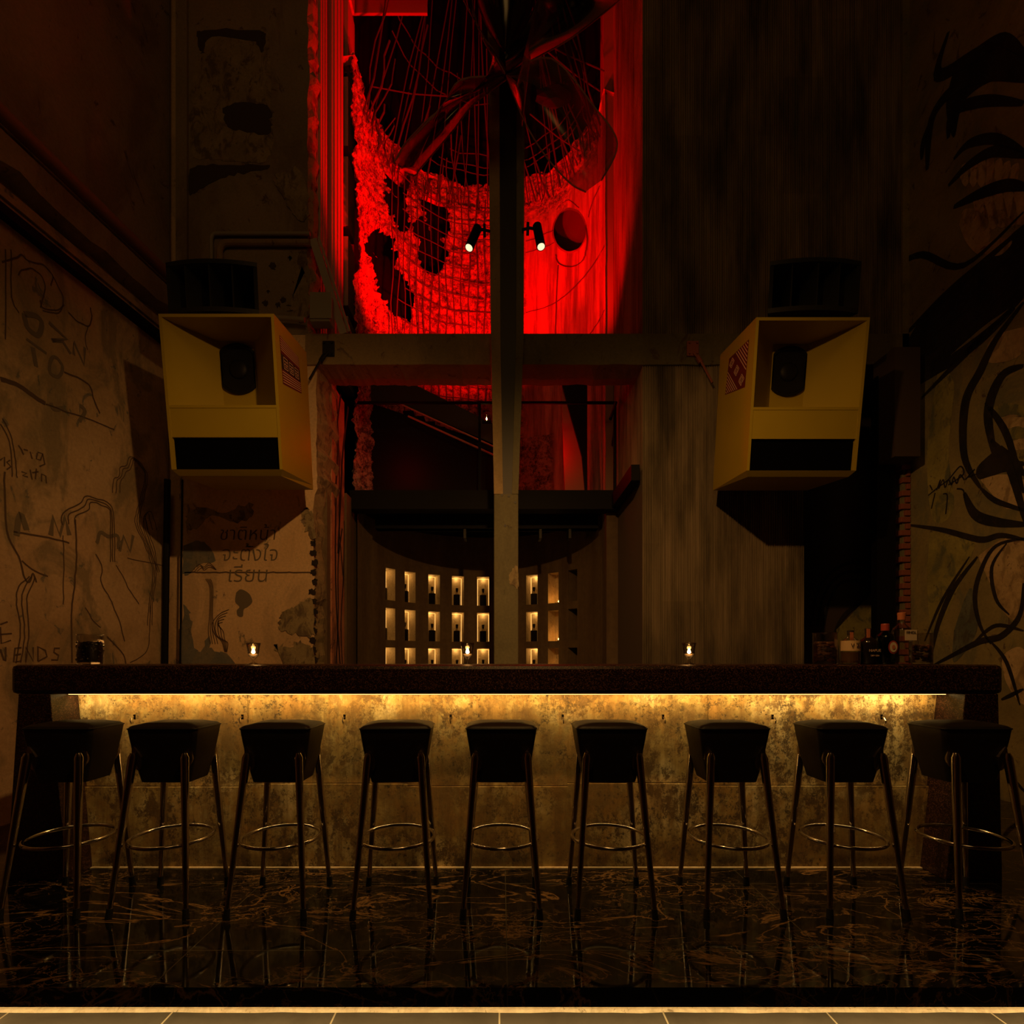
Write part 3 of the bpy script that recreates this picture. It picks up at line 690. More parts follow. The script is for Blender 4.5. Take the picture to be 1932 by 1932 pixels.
b = MB(); b.hexa([(X(949), .03, zc), (X(968), .03, zc), (X(968), .16, zc), (X(949), .16, zc), (X(944), .03, za), (X(976), .03, za), (X(976), .16, za), (X(944), .16, za)])
b.hexa([(X(944), .03, za), (X(976), .03, za), (X(976), .16, za), (X(944), .16, za), (X(940), .03, ztop), (X(980), .03, ztop), (X(980), .16, ztop), (X(940), .16, ztop)])
b.build('web', M['steel_dark'], post)
b = MB(); b.hexa([(X(966), .0, zc), (X(978), .0, zc), (X(978), .18, zc), (X(966), .18, zc), (X(974), 0, za), (X(988), 0, za), (X(988), .18, za), (X(974), .18, za)])
b.hexa([(X(974), 0, za), (X(988), 0, za), (X(988), .18, za), (X(974), .18, za), (X(976), 0, ztop), (X(992), 0, ztop), (X(992), .18, ztop), (X(976), .18, ztop)])
b.build('flange', M['post'], post)
b = MB()
for (x, y) in ((947, 934), (960, 936), (972, 948), (953, 992)):
    b = MB(); b.tube([P(x, y, PY)-Vector((px0, PY, 0))+Vector((0, .01, 0)), P(x, y, PY)-Vector((px0, PY, 0))-Vector((0, .004, 0))], .012, 8); b.build('bolt', M['steel_dark'], post)
b = MB(); b.cur = 0
bl = [(967, 1128), (974, 1120), (978, 1140), (977, 1180), (970, 1178), (964, 1150)]
flat_patch('chipped_patch', [(960, 1085), (968, 1072), (977, 1070), (977, 1110), (970, 1105), (962, 1100)], M['broken'], None, Y=PY, th=.004, jag=.6)
o = bpy.data.objects['chipped_patch']; o.parent = post; o.matrix_parent_inverse = Matrix.Translation((-px0, -PY, 0))

# small spotlights on the post
def spot(px, py, ang, side, label):
    c = P(px, py, 4.74); e = empty('spotlight', c, label, 'spotlight', 'spotlights clamped to the post')
    d = Vector((math.sin(ang), -.25, -math.cos(ang))).normalized()
    b = MB(); b.tube([-d*.12, d*.12], .04, 18); autosmooth(b.build('can', M['steel_black'], e))
    b = MB(); b.tube([d*.1195, d*.1205], .033, 18); b.build('lens', M['lens'], e)
    b = MB(); b.tube([Vector((0, .0, .06)), Vector((side*.085, .0, .075)), Vector((side*.15, .02, .075))], .012, 8); b.build('arm', M['steel_black'], e)
    b = MB(); b.box(side*.10-.012, side*.10+.012, -.03, .05, .045, .105); b.build('clamp', M['steel_black'], e)
    return e
spot(893, 449, -.32, 1, 'small black cylinder spotlight on the left side of the central post')
spot(1017, 446, .14, -1, 'small black cylinder spotlight on the right side of the central post')

# ------------------------------------------------------------------ the round well behind
CX, CY, CR = -0.22, 6.15, 1.45
def cyl(th, z, r=CR): return Vector((CX+r*math.sin(th), CY+r*math.cos(th), z))
def proj(v): return (VX+v.x/v.y*F, VY-(v.z-EYE)/v.y*F)
def HC(px, py, off=.01):
    k = (px-VX)/F; a = 1+k*k; bb = -2*(k*CX+CY); c = CX*CX+CY*CY-(CR-off)**2
    D = bb*bb-4*a*c
    if D < 0: D = 0
    Y = (-bb+math.sqrt(D))/(2*a); return Vector((k*Y, Y, EYE+(VY-py)*Y/F))
def sst(a, b_, x):
    t_ = min(1, max(0, (x-a)/(b_-a))); return t_*t_*(3-2*t_)
def ruin(th, z):
    d = math.degrees(th)
    left = 1-sst(19, 24, d+3*noise.noise(Vector((z*3, 0, 0))))
    top = sst(7.15, 7.5, z+.25*noise.noise(Vector((d*.1, 3, 0))))
    if 4.2 < z: v = max(left, top*(.85 if d < 75 else 0))
    else: v = max(1-sst(36, 41, d), 0)
    return v
HOLES = [(738, 545, 26, 70, -.55), (722, 470, 18, 40, -.5), (820, 405, 22, 45, -.3), (815, 480, 26, 42, -.2), (748, 400, 22, 40, -.4), (792, 432, 12, 20, 0), (705, 500, 12, 45, -.3), (750, 345, 18, 30, -.2)]
def hole(px, py, z_):
    j = 9*noise.noise(Vector((px*.04, py*.04, 1)))+6*noise.noise(Vector((px*.12, py*.12, 4)))
    for (x, y, a, c, r) in HOLES:
        dx = px-x; dy = py-y; u = dx*math.cos(r)+dy*math.sin(r); w = -dx*math.sin(r)+dy*math.cos(r)
        if (u/(a+j))**2+(w/(c+j))**2 < 1: return True
    return False
RH = HC(1075, 436, 0); RHth = math.atan2(RH.x-CX, RH.y-CY); RHz = RH.z; RHr = .245
nt, nz = 330, 420; t0, t1 = math.radians(-100), math.radians(86); z0, z1 = 3.0, 7.98
vs = []; at = []; idx = {}
grid = []
for i in range(nz+1):
    row = []
    z = z0+(z1-z0)*i/nz
    for j in range(nt+1):
        th = t0+(t1-t0)*j/nt
        ru = ruin(th, z); p = cyl(th, z)
        q = p*1.0
        d1 = noise.fractal(q*2.3, 0.9, 2.1, 5); d2 = noise.noise(q*17); d3 = noise.noise(q*41)
        d = ru*(.07*d1+.028*d2+.018*d3)+(1-ru)*.006*d1
        zz = z
        if i == nz: zz = z+.10*noise.noise(Vector((th*9, 0, 0)))+.04*noise.noise(Vector((th*40, 3, 0)))
        row.append(len(vs)); vs.append(cyl(th, zz, CR+d*1.0-.03*ru)); at.append(ru)
    grid.append(row)
fs = []
for i in range(nz):
    for j in range(nt):
        th = t0+(t1-t0)*(j+.5)/nt; z = z0+(z1-z0)*(i+.5)/nz
        c = cyl(th, z); px, py = proj(c)
        if hole(px, py, z): continue
        if ((px-1075)/31.5)**2+((py-435)/40.5)**2 < 1: continue
        edge = 7.88-.12*max(0, noise.noise(Vector((th*7, 5, 0))))-.35*sst(math.radians(-45), math.radians(-20), th)*0
        if z > edge: continue
        fs.append((grid[i][j], grid[i+1][j], grid[i+1][j+1], grid[i][j+1]))
ww = struct(link('wall_well', vs, fs, M['rough'], smooth=True))
a = ww.data.attributes.new('ruin', 'FLOAT', 'POINT')
# verts may be untouched by validate; lengths match
a.data.foreach_set('value', at[:len(a.data)])
# added black shell blocks world light behind the holes and in the void above
nseg = 40; b = MB()
for j in range(nseg):
    a0 = math.radians(-115+220*j/nseg); a1 = math.radians(-115+220*(j+1)/nseg)
    b.add([cyl(a0, 0, CR+.42), cyl(a1, 0, CR+.42), cyl(a1, 12.5, CR+.42), cyl(a0, 12.5, CR+.42)], [(0, 1, 2, 3)])
b.add([(-3, 4.9, 12.5), (3, 4.9, 12.5), (3, 8.3, 12.5), (-3, 8.3, 12.5)], [(0, 1, 2, 3)])
struct(b.build('blackout_shell', M['steel_black']))
# broken top lip (thickness of the wall)
b = MB(); n = 120
for j in range(n):
    a0 = t0+(t1-t0)*j/n; a1 = t0+(t1-t0)*(j+1)/n
    def rim(a_): return 7.86-.10*max(0, noise.noise(Vector((a_*7, 5, 0))))+.03*noise.noise(Vector((a_*40, 2, 0)))
    b.add([cyl(a0, rim(a0)-.02, CR-.02), cyl(a1, rim(a1)-.02, CR-.02), cyl(a1, rim(a1)-.12, CR+.3), cyl(a0, rim(a0)-.12, CR+.3)], [(0, 1, 2, 3)])
b.build('broken_rim', M['rough'], ww)
# porthole: chipped ring and tunnel
b = MB(); n = 40
def ph(k, s_, off):
    a_ = 2*PI*k/n; w = 1+.05*noise.noise(Vector((math.cos(a_)*2, math.sin(a_)*2, 4)))
    return HC(1075+31.5*s_*w*math.cos(a_), 435+40.5*s_*w*math.sin(a_), off)
for k in range(n):
    for (s0, r0, s1, r1) in ((1.10, -.004, .97, .008), (.97, .008, .95, -.28)):
        b.add([ph(k, s0, r0), ph(k+1, s0, r0), ph(k+1, s1, r1), ph(k, s1, r1)], [(0, 1, 2, 3)])
b.build('porthole_edge', M['well'], ww)
b = MB(); b.poly([ph(k, 1.1, -.27) for k in range(n)]); b.build('porthole_back', M['dark_wall'], ww)
# lines and cracks on the smooth side of the well
b = MB()
def WS(pts, w, off=.012): 
    b.ribbon([HC(q.x+1.2*noise.noise(Vector((q.y*.2, 1, 1))), q.y+1.2*noise.noise(Vector((q.x*.2, 2, 1))), off) for q in smooth_line([(x, y, 0) for x, y in pts], 7)], w, (0, -1, 0))
WS([(992, 590), (1040, 575), (1080, 545), (1115, 505), (1140, 465)], .014); WS([(1112, 632), (1130, 605), (1140, 585)], .014)
WS([(1105, 425), (1108, 455), (1100, 490), (1078, 503), (1055, 497), (1048, 480)], .02); WS([(1110, 410), (1118, 380), (1132, 350)], .014)
WS([(992, 455), (1010, 450), (1030, 440), (1045, 435)], .01); WS([(992, 477), (1030, 465), (1045, 458)], .01)
WS([(1050, 395), (1062, 382), (1075, 378), (1092, 392)], .012); WS([(1053, 500), (1050, 560), (1048, 632)], .02)
b.build('crack_lines', M['dark_wall'], ww)
# rebar rods standing out of the broken rim
rods = 0
for k in range(58):
    d = -88+172*(k+.5)/58+R.uniform(-2.6, 2.6); th = math.radians(d); b = MB()
    lean = R.uniform(.26, .52); tw = R.uniform(-.22, .22); L = R.choice((.5, .9, 1.6, 2.6, 3.4, 3.4)); pts = []
    for s_ in range(7):
        f = s_/6; r_ = CR-.03-lean*L*f*.8-(.04*math.sin(f*9+k)); r_ = max(.12, r_)
        pts.append(cyl(th+tw*f, 7.45+L*f, r_))
    b.tube(pts, .0085+.003*(k % 3 == 0), 5); b.build('rebar', M['rebar'], ww)
for (zz, rr, a0, a1) in ((8.02, 1.40, -35, 60), (8.10, 1.38, -28, 66), (8.22, 1.33, -22, 60), (8.75, 1.15, -75, 20), (9.0, 1.1, -80, -10)):
    b = MB(); b.tube([cyl(math.radians(a0+(a1-a0)*i/14), zz+.02*math.sin(i*1.7+a0), rr) for i in range(15)], .007, 5); b.build('rebar', M['rebar'], ww)
for pts in (((1140, 134, 6.2), (1000, 65, 6.9)), ((1132, 172, 6.5), (1030, 95, 6.7)), ((700, 163, 6.6), (850, 182, 6.9)), ((1100, 290, 6.9), (1000, 215, 6.8)), ((740, 330, 6.9), (700, 190, 6.5))):
    b = MB(); b.tube([P(*pts[0]), (P(*pts[0])+P(*pts[1]))/2+Vector((0, 0, -.03)), P(*pts[1])], .008, 5); b.build('rebar', M['rebar'], ww)
# exposed mesh over the ruined face
for k in range(15):
    th = math.radians(-62+66*k/14); b = MB(); zl = 4.3+R.uniform(-.2, .5); zh = 7.6
    b.tube([cyl(th+.012*math.sin(s_*1.3+k), zl+(zh-zl)*s_/10, CR-.12+.015*math.sin(s_*2+k)) for s_ in range(11)], .008, 5); b.build('rebar', M['rebar'], ww)
for k in range(14):
    zz = 4.75+.205*k; b = MB(); a0 = -62+R.uniform(-3, 10); a1 = 2+R.uniform(-12, 6)
    b.tube([cyl(math.radians(a0+(a1-a0)*s_/10), zz+.015*math.sin(s_+k), CR-.135) for s_ in range(11)], .007, 5); b.build('rebar', M['rebar'], ww)

# lower well with lit niches
cols = [(727.5, 745.7), (763, 784.5), (808, 830), (853, 875), (900, 923), (946, 968), (992.5, 1014.7), (1034, 1054), (1072, 1089)]
rows = [(1.878, 2.293), (1.358, 1.776), (.85, 1.262)]
def thpx(px):
    p = HC(px, 1200, 0); return math.atan2(p.x-CX, p.y-CY)
ct = [thpx((a+c)/2) for a, c in cols]; hw = .060
brk = sorted(set([math.radians(-90+4*k) for k in range(45)]+[c+s*hw for c in ct for s in (-1, 1)]))
brk = [x for x in brk if not any(c-hw+1e-6 < x < c+hw-1e-6 for c in ct)]
zbr = [0, .85, 1.262, 1.358, 1.776, 1.878, 2.293, 2.6, 3.05]
b = MB()
for i in range(len(brk)-1):
    mid = (brk[i]+brk[i+1])/2; isn = any(abs(mid-c) < hw for c in ct)
    for j in range(len(zbr)-1):
        zm_ = (zbr[j]+zbr[j+1])/2
        if isn and any(z0_ < zm_ < z1_ for z0_, z1_ in rows): continue
        b.add([cyl(brk[i], zbr[j]), cyl(brk[i+1], zbr[j]), cyl(brk[i+1], zbr[j+1]), cyl(brk[i], zbr[j+1])], [(0, 3, 2, 1)])
wn = struct(b.build('wall_niches', M['well']))
ND = .17
names = ['leftmost', 'second', 'third', 'fourth', 'fifth', 'sixth', 'seventh', 'eighth', 'ninth']
rown = ['top', 'middle', 'bottom']
dec = None
for ci, c in enumerate(ct):
    for ri, (za_, zb2) in enumerate(rows):
        b = MB(); lo, hi = c-hw, c+hw
        # slightly radial box
        A = [cyl(lo, za_), cyl(hi, za_), cyl(hi, zb2), cyl(lo, zb2)]
        ctr = cyl(c, 0); rad = Vector((math.sin(c), math.cos(c), 0))
        Bk = [p+rad*ND for p in A]
        b.add(A+Bk, [(4, 7, 6, 5), (0, 4, 5, 1), (1, 5, 6, 2), (2, 6, 7, 3), (3, 7, 4, 0)])
        lit = ci != 8  # unlit column gets darker plaster, its shade put into the colour
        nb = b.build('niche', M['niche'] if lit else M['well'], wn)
        if lit and ci != 7:
            # light line around the back edge
            b = MB(); ins = .006
            for (p, q) in ((Bk[3], Bk[2]), (Bk[0], Bk[3]), (Bk[1], Bk[2])):
                cc = (A[0]+A[2]+Bk[0]+Bk[2])/4
                p2 = p+(cc-p)*.06; q2 = q+(cc-q)*.06
                b.tube([p2, q2], .0035, 4)
            b.build('light_line', M['led_niche'], nb)
            pp = (A[2]+A[3])/2+rad*ND*.8-Vector((0, 0, .03))
            lamp('POINT', 'niche_lamp', pp, .16, (1, .58, .2), .02)
        if ci == 7:
            p = (A[0]+A[1])/2+rad*.08+(A[1]-A[0])*.2
            e = empty('tealight', p, f'tealight glowing in the amber {rown[ri]} niche right of the post', 'candle', 'tealights in the right hand niches')
            b = MB(); b.lathe([(.018, 0), (.02, .015)], 12); b.build('cup', M['chrome'], e)
            b = MB(); b.lathe([(.002, .016), (.006, .022), (.004, .034), (.0005, .045)], 8); b.build('flame', M['flame'], e)
            lamp('POINT', 'tealight_lamp', p+Vector((0, 0, .06)), .13, (1, .36, .06), .012)
        if ci in (0, 1, 2, 3, 4, 6):
            p = (A[0]+A[1])/2+rad*.075
            if ci == 0: p -= (A[1]-A[0])*.3
            if ci == 1: p -= (A[1]-A[0])*.2
            lab = f'dark stoppered decanter in the {rown[ri]} niche of the {names[ci] if ci < 5 else "first"} lit column ' + ('from the left' if ci < 5 else 'right of the post')
            if dec is None:
                dec = empty('decanter', p, lab, 'bottle', 'decanters standing in the lit wall niches')
                b = MB(); b.box(-.042, .042, -.03, .03, 0, .135); b.build('body', M['bottle'], dec, bevel=.008); dec.scale = (1.1, 1.1, 1.18)
                b = MB(); b.lathe([(.026, .135), (.013, .15), (.013, .165)], 14); b.build('neck', M['glass'], dec, smooth=True)
                b = MB(); b.lathe([(.011, .163), (.016, .18), (.019, .21), (.016, .213)], 14); b.build('stopper', M['bottle'], dec)
            else: dup(dec, p, lab)
# jambs beside the well
b = MB(); b.box(XB(600)-.2, XB(600)+.02, B+.2, 6.9, 0, 2.9); b.box(XB(600)-.2, cyl(-1.57, 0).x, 5.72, 5.9, 0, 2.9)
b.box(cyl(1.45, 0).x-.02, xr0+.03, 6.05, 6.3, 0, 2.95); struct(b.build('wall_jamb', M['well']))
b = MB(); b.box(cyl(1.48, 0).x-.01, xr0+.005, 6.30, 6.5, 2.95, 11.5); struct(b.build('wall_jamb', M['pipe_brown']))
# painted reveal on the left of the opening, lower part
b = MB(); b.box(XB(600)-.06, XB(600)+.035, B+.3, 5.72, 0, ZB(690)); wm = struct(b.build('wall_painted_jamb', M['mural_red']))
b = MB(); X0 = XB(600)+.037
for (u0, u1, zs, w) in ((.05, .3, (.9, 1.5, 2.1, 2.5), .035), (.12, .5, (2.2, 2.8, 3.3, 3.9), .05), (.2, .05, (1.0, 1.6, 2.2, 2.9), .04), (.3, .35, (1.0, 1.5, 2.0, 2.6), .03), (.05, .25, (2.8, 3.2, 3.5, 3.9), .04), (.33, .1, (2.0, 2.5, 3.1, 3.8), .03)):
    pts = smooth_line([(X0, B+.33+u0+(u1-u0)*(k/3)+.05*math.sin(k*2+u0*9), zz) for k, zz in enumerate(zs)], 8); b.ribbon(pts, w, (1, 0, 0))
b.build('mural_strokes', M['paint_black'], wm)

# upper left side of the shaft: channels, brace, lintel
b = MB(); b.box(XB(580)-.15, XB(580)-.006, B+.12, 6.6, ZB(632)+.01, 11); wside = struct(b.build('wall_shaft_left', M['dark_wall']))
def chan(px0_, px1_, Y, name='steel_channel', lab=''):
    x0 = XB(580); b = MB()
    ya = max(x0/((px0_-VX)/F), B+.13); yb = x0/((px1_-VX)/F)
    n = 3
    b.box(x0, x0+.05, ya, yb, ZB(632), 9.6)
    for k in range(n): 
        yy = ya+(yb-ya)*(k+.5)/n; b.box(x0+.05, x0+.075, yy-(yb-ya)*.1, yy+(yb-ya)*.1, ZB(632), 9.6)
    return tag(b.build(name, M['red_steel']), lab, 'steel channel')
chan(588, 604, 0, lab='red lit vertical channel nearest the plaster wall, left of the opening')
chan(617, 636, 0, lab='bright red lit vertical channel beside the ruined round wall')
b = MB(); 
for k in range(6):
    zz = 4.2+.9*k; b.box(XB(580), XB(580)+.10, 5.98, 6.25, zz, zz+.78); 
b.build('side_blocks', M['red_steel'], wside)
b = MB(); b.box(XB(580)-.0, P(806, 0, 6.3).x, 6.3, 6.33, P(0, 24, 6.3).z, CEIL+1.7); tag(b.build('lintel_beam', M['pipe_brown']), 'dull red box beam across the top left of the opening', 'beam')
pA, pB = P(590, 450, 4.985), P(648, 629, 4.985)
b = MB(); d = (pB-pA).normalized(); sd = Vector((0, 1, 0)).cross(d).normalized()
def bar(pA, pB, w, t_):
    d = (pB-pA).normalized(); sd = Vector((0, 1, 0)).cross(d).normalized(); y = Vector((0, t_, 0))
    b.hexa([pA-sd*w, pA+sd*w, pA+sd*w+y, pA-sd*w+y, pB-sd*w, pB+sd*w, pB+sd*w+y, pB-sd*w+y])
bar(pA, pB, .035, .05); bar(pA+Vector((.055, 0, .02)), pB+Vector((.055, 0, .02)), .010, .05)
tag(b.build('brace_bar', M['red_steel']), 'slanting steel brace at the lower left of the red shaft', 'brace')
# shaft floor edge: mezzanine, rail, stair
ZM = 2.95; mz = empty('walkway', (0, 5.9, ZM), 'black steel walkway across the round well above the niches', 'walkway')
def WB(b_, x0, x1, y0, y1, z0_, z1_): b_.box(x0, x1, y0-5.9, y1-5.9, z0_-ZM, z1_-ZM)
b = MB(); WB(b, XB(600)+.04, xr0-.03, 5.9, 6.1, 2.78, 2.99); b.build('edge_beam', M['steel_black'], mz)
b = MB(); WB(b, -1.5, 1.15, 6.3, 6.42, 2.66, 2.86); WB(b, -1.5, 1.15, 6.28, 6.44, 2.66, 2.675); b.build('joist', M['steel_black'], mz)
b = MB(); dk = [Vector((CX+1.44*math.sin(math.radians(a_)), CY-5.9+1.44*math.cos(math.radians(a_)), 2.85-ZM)) for a_ in range(-90, 91, 6)]; up = [v+Vector((0, 0, .05)) for v in dk]; nn = len(dk); b.add(dk+up, [tuple(range(nn)), tuple(reversed(range(nn, 2*nn)))]+[(k, nn+k, nn+(k+1) % nn, (k+1) % nn) for k in range(nn)]); b.build('deck', M['steel_black'], mz)
b = MB(); WB(b, xr0-.10, xr0-.02, B+.02, 5.9, 2.80, 2.95); b.build('side_beam', M['steel_black'], mz)
b = MB()
for x in (-.45, .02, .45, .8): b.box(x, x+.03, 6.30-5.9, 6.5-5.9, 2.55-ZM, 2.67-ZM)
b.build('hanger', M['steel_dark'], mz)
rail = empty('hand_rail', (0, 6.0, 3.0), 'thin black guard rail above the walkway', 'railing')
b = MB(); zr = P(0, 760, 6.0).z-3.0
b.tube([(P(632, 0, 6).x, 0, zr), (P(1162, 0, 6).x, 0, zr)], .018, 8); b.build('top_rail', M['steel_black'], rail)
for px in (905, 640, 1160):
    b = MB(); b.box(P(px, 0, 6).x-.015, P(px, 0, 6).x+.015, -.015, .015, -.01, zr); b.build('baluster', M['steel_black'], rail)
b = MB(); b.tube([(P(1162, 0, 6).x, 0, zr), P(1152, 790, 5.6)-Vector((0, 6, 3))], .018, 8); b.build('rail_return', M['steel_black'], rail)
stair = empty('staircase', (0, 6.4, 3.0), 'dark steel stair descending to the right behind the guard rail', 'staircase')
o_ = Vector((0, 6.4, 3.0))
def quadbar(b_, pts, y0, y1):
    f = [P(x, y, y0)-o_ for x, y in pts]; g = [Vector((v.x, v.y+(y1-y0), v.z)) for v in f]; n = len(f)
    b_.add(f+g, [tuple(range(n)), tuple(reversed(range(n, 2*n)))]+[(i, n+i, n+(i+1) % n, (i+1) % n) for i in range(n)])
b = MB(); quadbar(b, [(700, 722), (775, 722), (932, 800), (932, 838), (755, 760), (700, 760)], 6.4, 6.45); b.build('stringer', M['steel_dark'], stair)
b = MB()
for k in range(9):
    x = 760+k*20; y = 775+k*10; quadbar(b, [(x, y), (x+20, y), (x+20, y+3), (x, y+3)], 6.45, 6.9)
b.build('tread', M['steel_black'], stair)
b = MB(); b.tube([P(755, 762, 6.38)-o_, P(930, 842, 6.38)-o_], .010, 6); b.tube([P(770, 785, 6.38)-o_, P(930, 858, 6.38)-o_], .012, 6); b.build('stair_rail', M['red_steel'], stair)
b = MB(); quadbar(b, [(697, 760), (932, 838), (932, 926), (697, 926)], 6.5, 6.54); b.build('back_panel', M['steel_black'], stair)
b = MB(); quadbar(b, [(1059, 718), (1108, 718), (1108, 926), (1104, 926), (1098, 860)], 6.3, 6.34); tag(b.build('wedge_screen', M['steel_black']), 'black wedge shaped screen behind the rail right of the post', 'screen')
bpy.data.objects['wedge_screen'].location = o_
b = MB(); quadbar(b, [(1059, 718), (1098, 860), (1104, 926), (1066, 926)], 6.36, 6.4); o = b.build('metal_sheet', M['pipe_brown']); o.location = o_
tag(o, 'dull red metal sheet behind the black wedge panel above the walkway', 'sheet')
# little lantern on the walkway
e = empty('tealight_glass', P(918, 792, 5.95), 'tiny amber tealight glass glowing at the rail left of the post', 'candle')
b = MB(); b.lathe([(.02, 0), (.032, .03), (.034, .075)], 14, capt=False); b.build('glass_cup', M['glass'], e, smooth=True)
b = MB(); b.lathe([(.004, .01), (.008, .02), (.001, .045)], 8); b.build('flame', M['flame'], e)
e.location = (e.location.x, 5.98, e.location.z)
b = MB(); b.box(-.05, .05, -.02, .03, -.02, -.002); b.build('bracket', M['steel_black'], e)
lamp('POINT', 'lantern_lamp', e.location+Vector((0, -.06, .05)), .03, (1, .45, .12), .01)
# floodlight on the beam
e = empty('floodlight', P(1262, 631, 5.1), 'small black floodlight lying on the beam left of the right speaker', 'floodlight')
b = MB(); b.hexa([(-.07, -.03, 0), (.07, -.03, 0), (.07, .06, 0), (-.07, .06, 0), (-.06, -.02, .07), (.05, -.02, .085), (.05, .05, .085), (-.06, .05, .07)]); b.build('housing', M['steel_black'], e, bevel=.01)
b = MB(); b.tube([(.05, 0, .05), (.12, 0, .05), (.16, 0, .005)], .007, 6); b.build('cable', M['steel_black'], e)

# ------------------------------------------------------------------ pipes and junction box at left pillar
def pipe(name, pts, r, m, lab):
    b = MB(); b.tube(smooth_line(pts, 5) if len(pts) > 3 else pts, r, 10); return tag(autosmooth(b.build(name, m)), lab, 'pipe')
pts = [P(585, 441, 4.97), P(470, 441, 4.97), P(418, 441, 4.97), P(404, 442, 4.97), P(399, 450, 4.97), P(399, 470, 4.97), P(399, 492, 4.97)]
pipe('conduit_pipe', pts, .018, M['pvc'], 'thin upper conduit bending down behind the left horn speaker')
pts = [P(585, 458, 4.965), P(480, 458, 4.965), P(434, 458, 4.965), P(421, 461, 4.965), P(415, 470, 4.965), P(415, 482, 4.965), P(415, 496, 4.965)]
pipe('conduit_pipe', pts, .03, M['beam'], 'thick lower conduit bending down behind the left horn speaker')
pts = [P(522, 600, 4.93), P(545, 601, 4.93), P(560, 602, 4.93), P(575, 604, 4.93)]
pipe('conduit_pipe', pts, .022, M['pvc'], 'short conduit feeding the grey box beside the left speaker')
q = P(605, 606, 4.85); e = empty('junction_box', q, 'grey plastic box at the corner of the opening above the left beam', 'junction box')
b = MB(); b.box(-.105, .085, 0, .12, 0, .27); b.build('housing', M['pvc'], e, bevel=.012)
b = MB(); b.box(-.10, .105, -.012, .0, .02, .262); b.build('cover', M['pvc'], e, bevel=.008)
# anchor plates and cables
def anchor(pl, pe, lab, m=M['steel_dark']):
    c = P(pl[0], pl[1], B-.03); e = empty('anchor_bracket', c, lab, 'bracket')
    b = MB(); b.box(-.055, .055, -.01, .01, -.075, .065); b.build('plate', m, e, bevel=.004)
    b = MB()
    for sx in (-.035, .035):
        for sz in (-.055, .045): b = MB(); b.tube([(sx, 0, sz), (sx, -.022, sz)], .009, 6); b.build('bolt', m, e)
    d = P(*pe, B-.1)-c; b = MB(); b.tube([Vector((0, -.02, -.05)), d*.4+Vector((0, -.01, 0)), d], .011, 6); b.tube([d*.25, d*.42], .022, 6); b.build('turnbuckle', m, e)
anchor((620, 657), (584, 716), 'rusty anchor bracket with turnbuckle on the beam beside the left speaker')
anchor((1307, 657), (1344, 722), 'rusty anchor bracket with turnbuckle on the beam beside the right speaker', M['brick'])

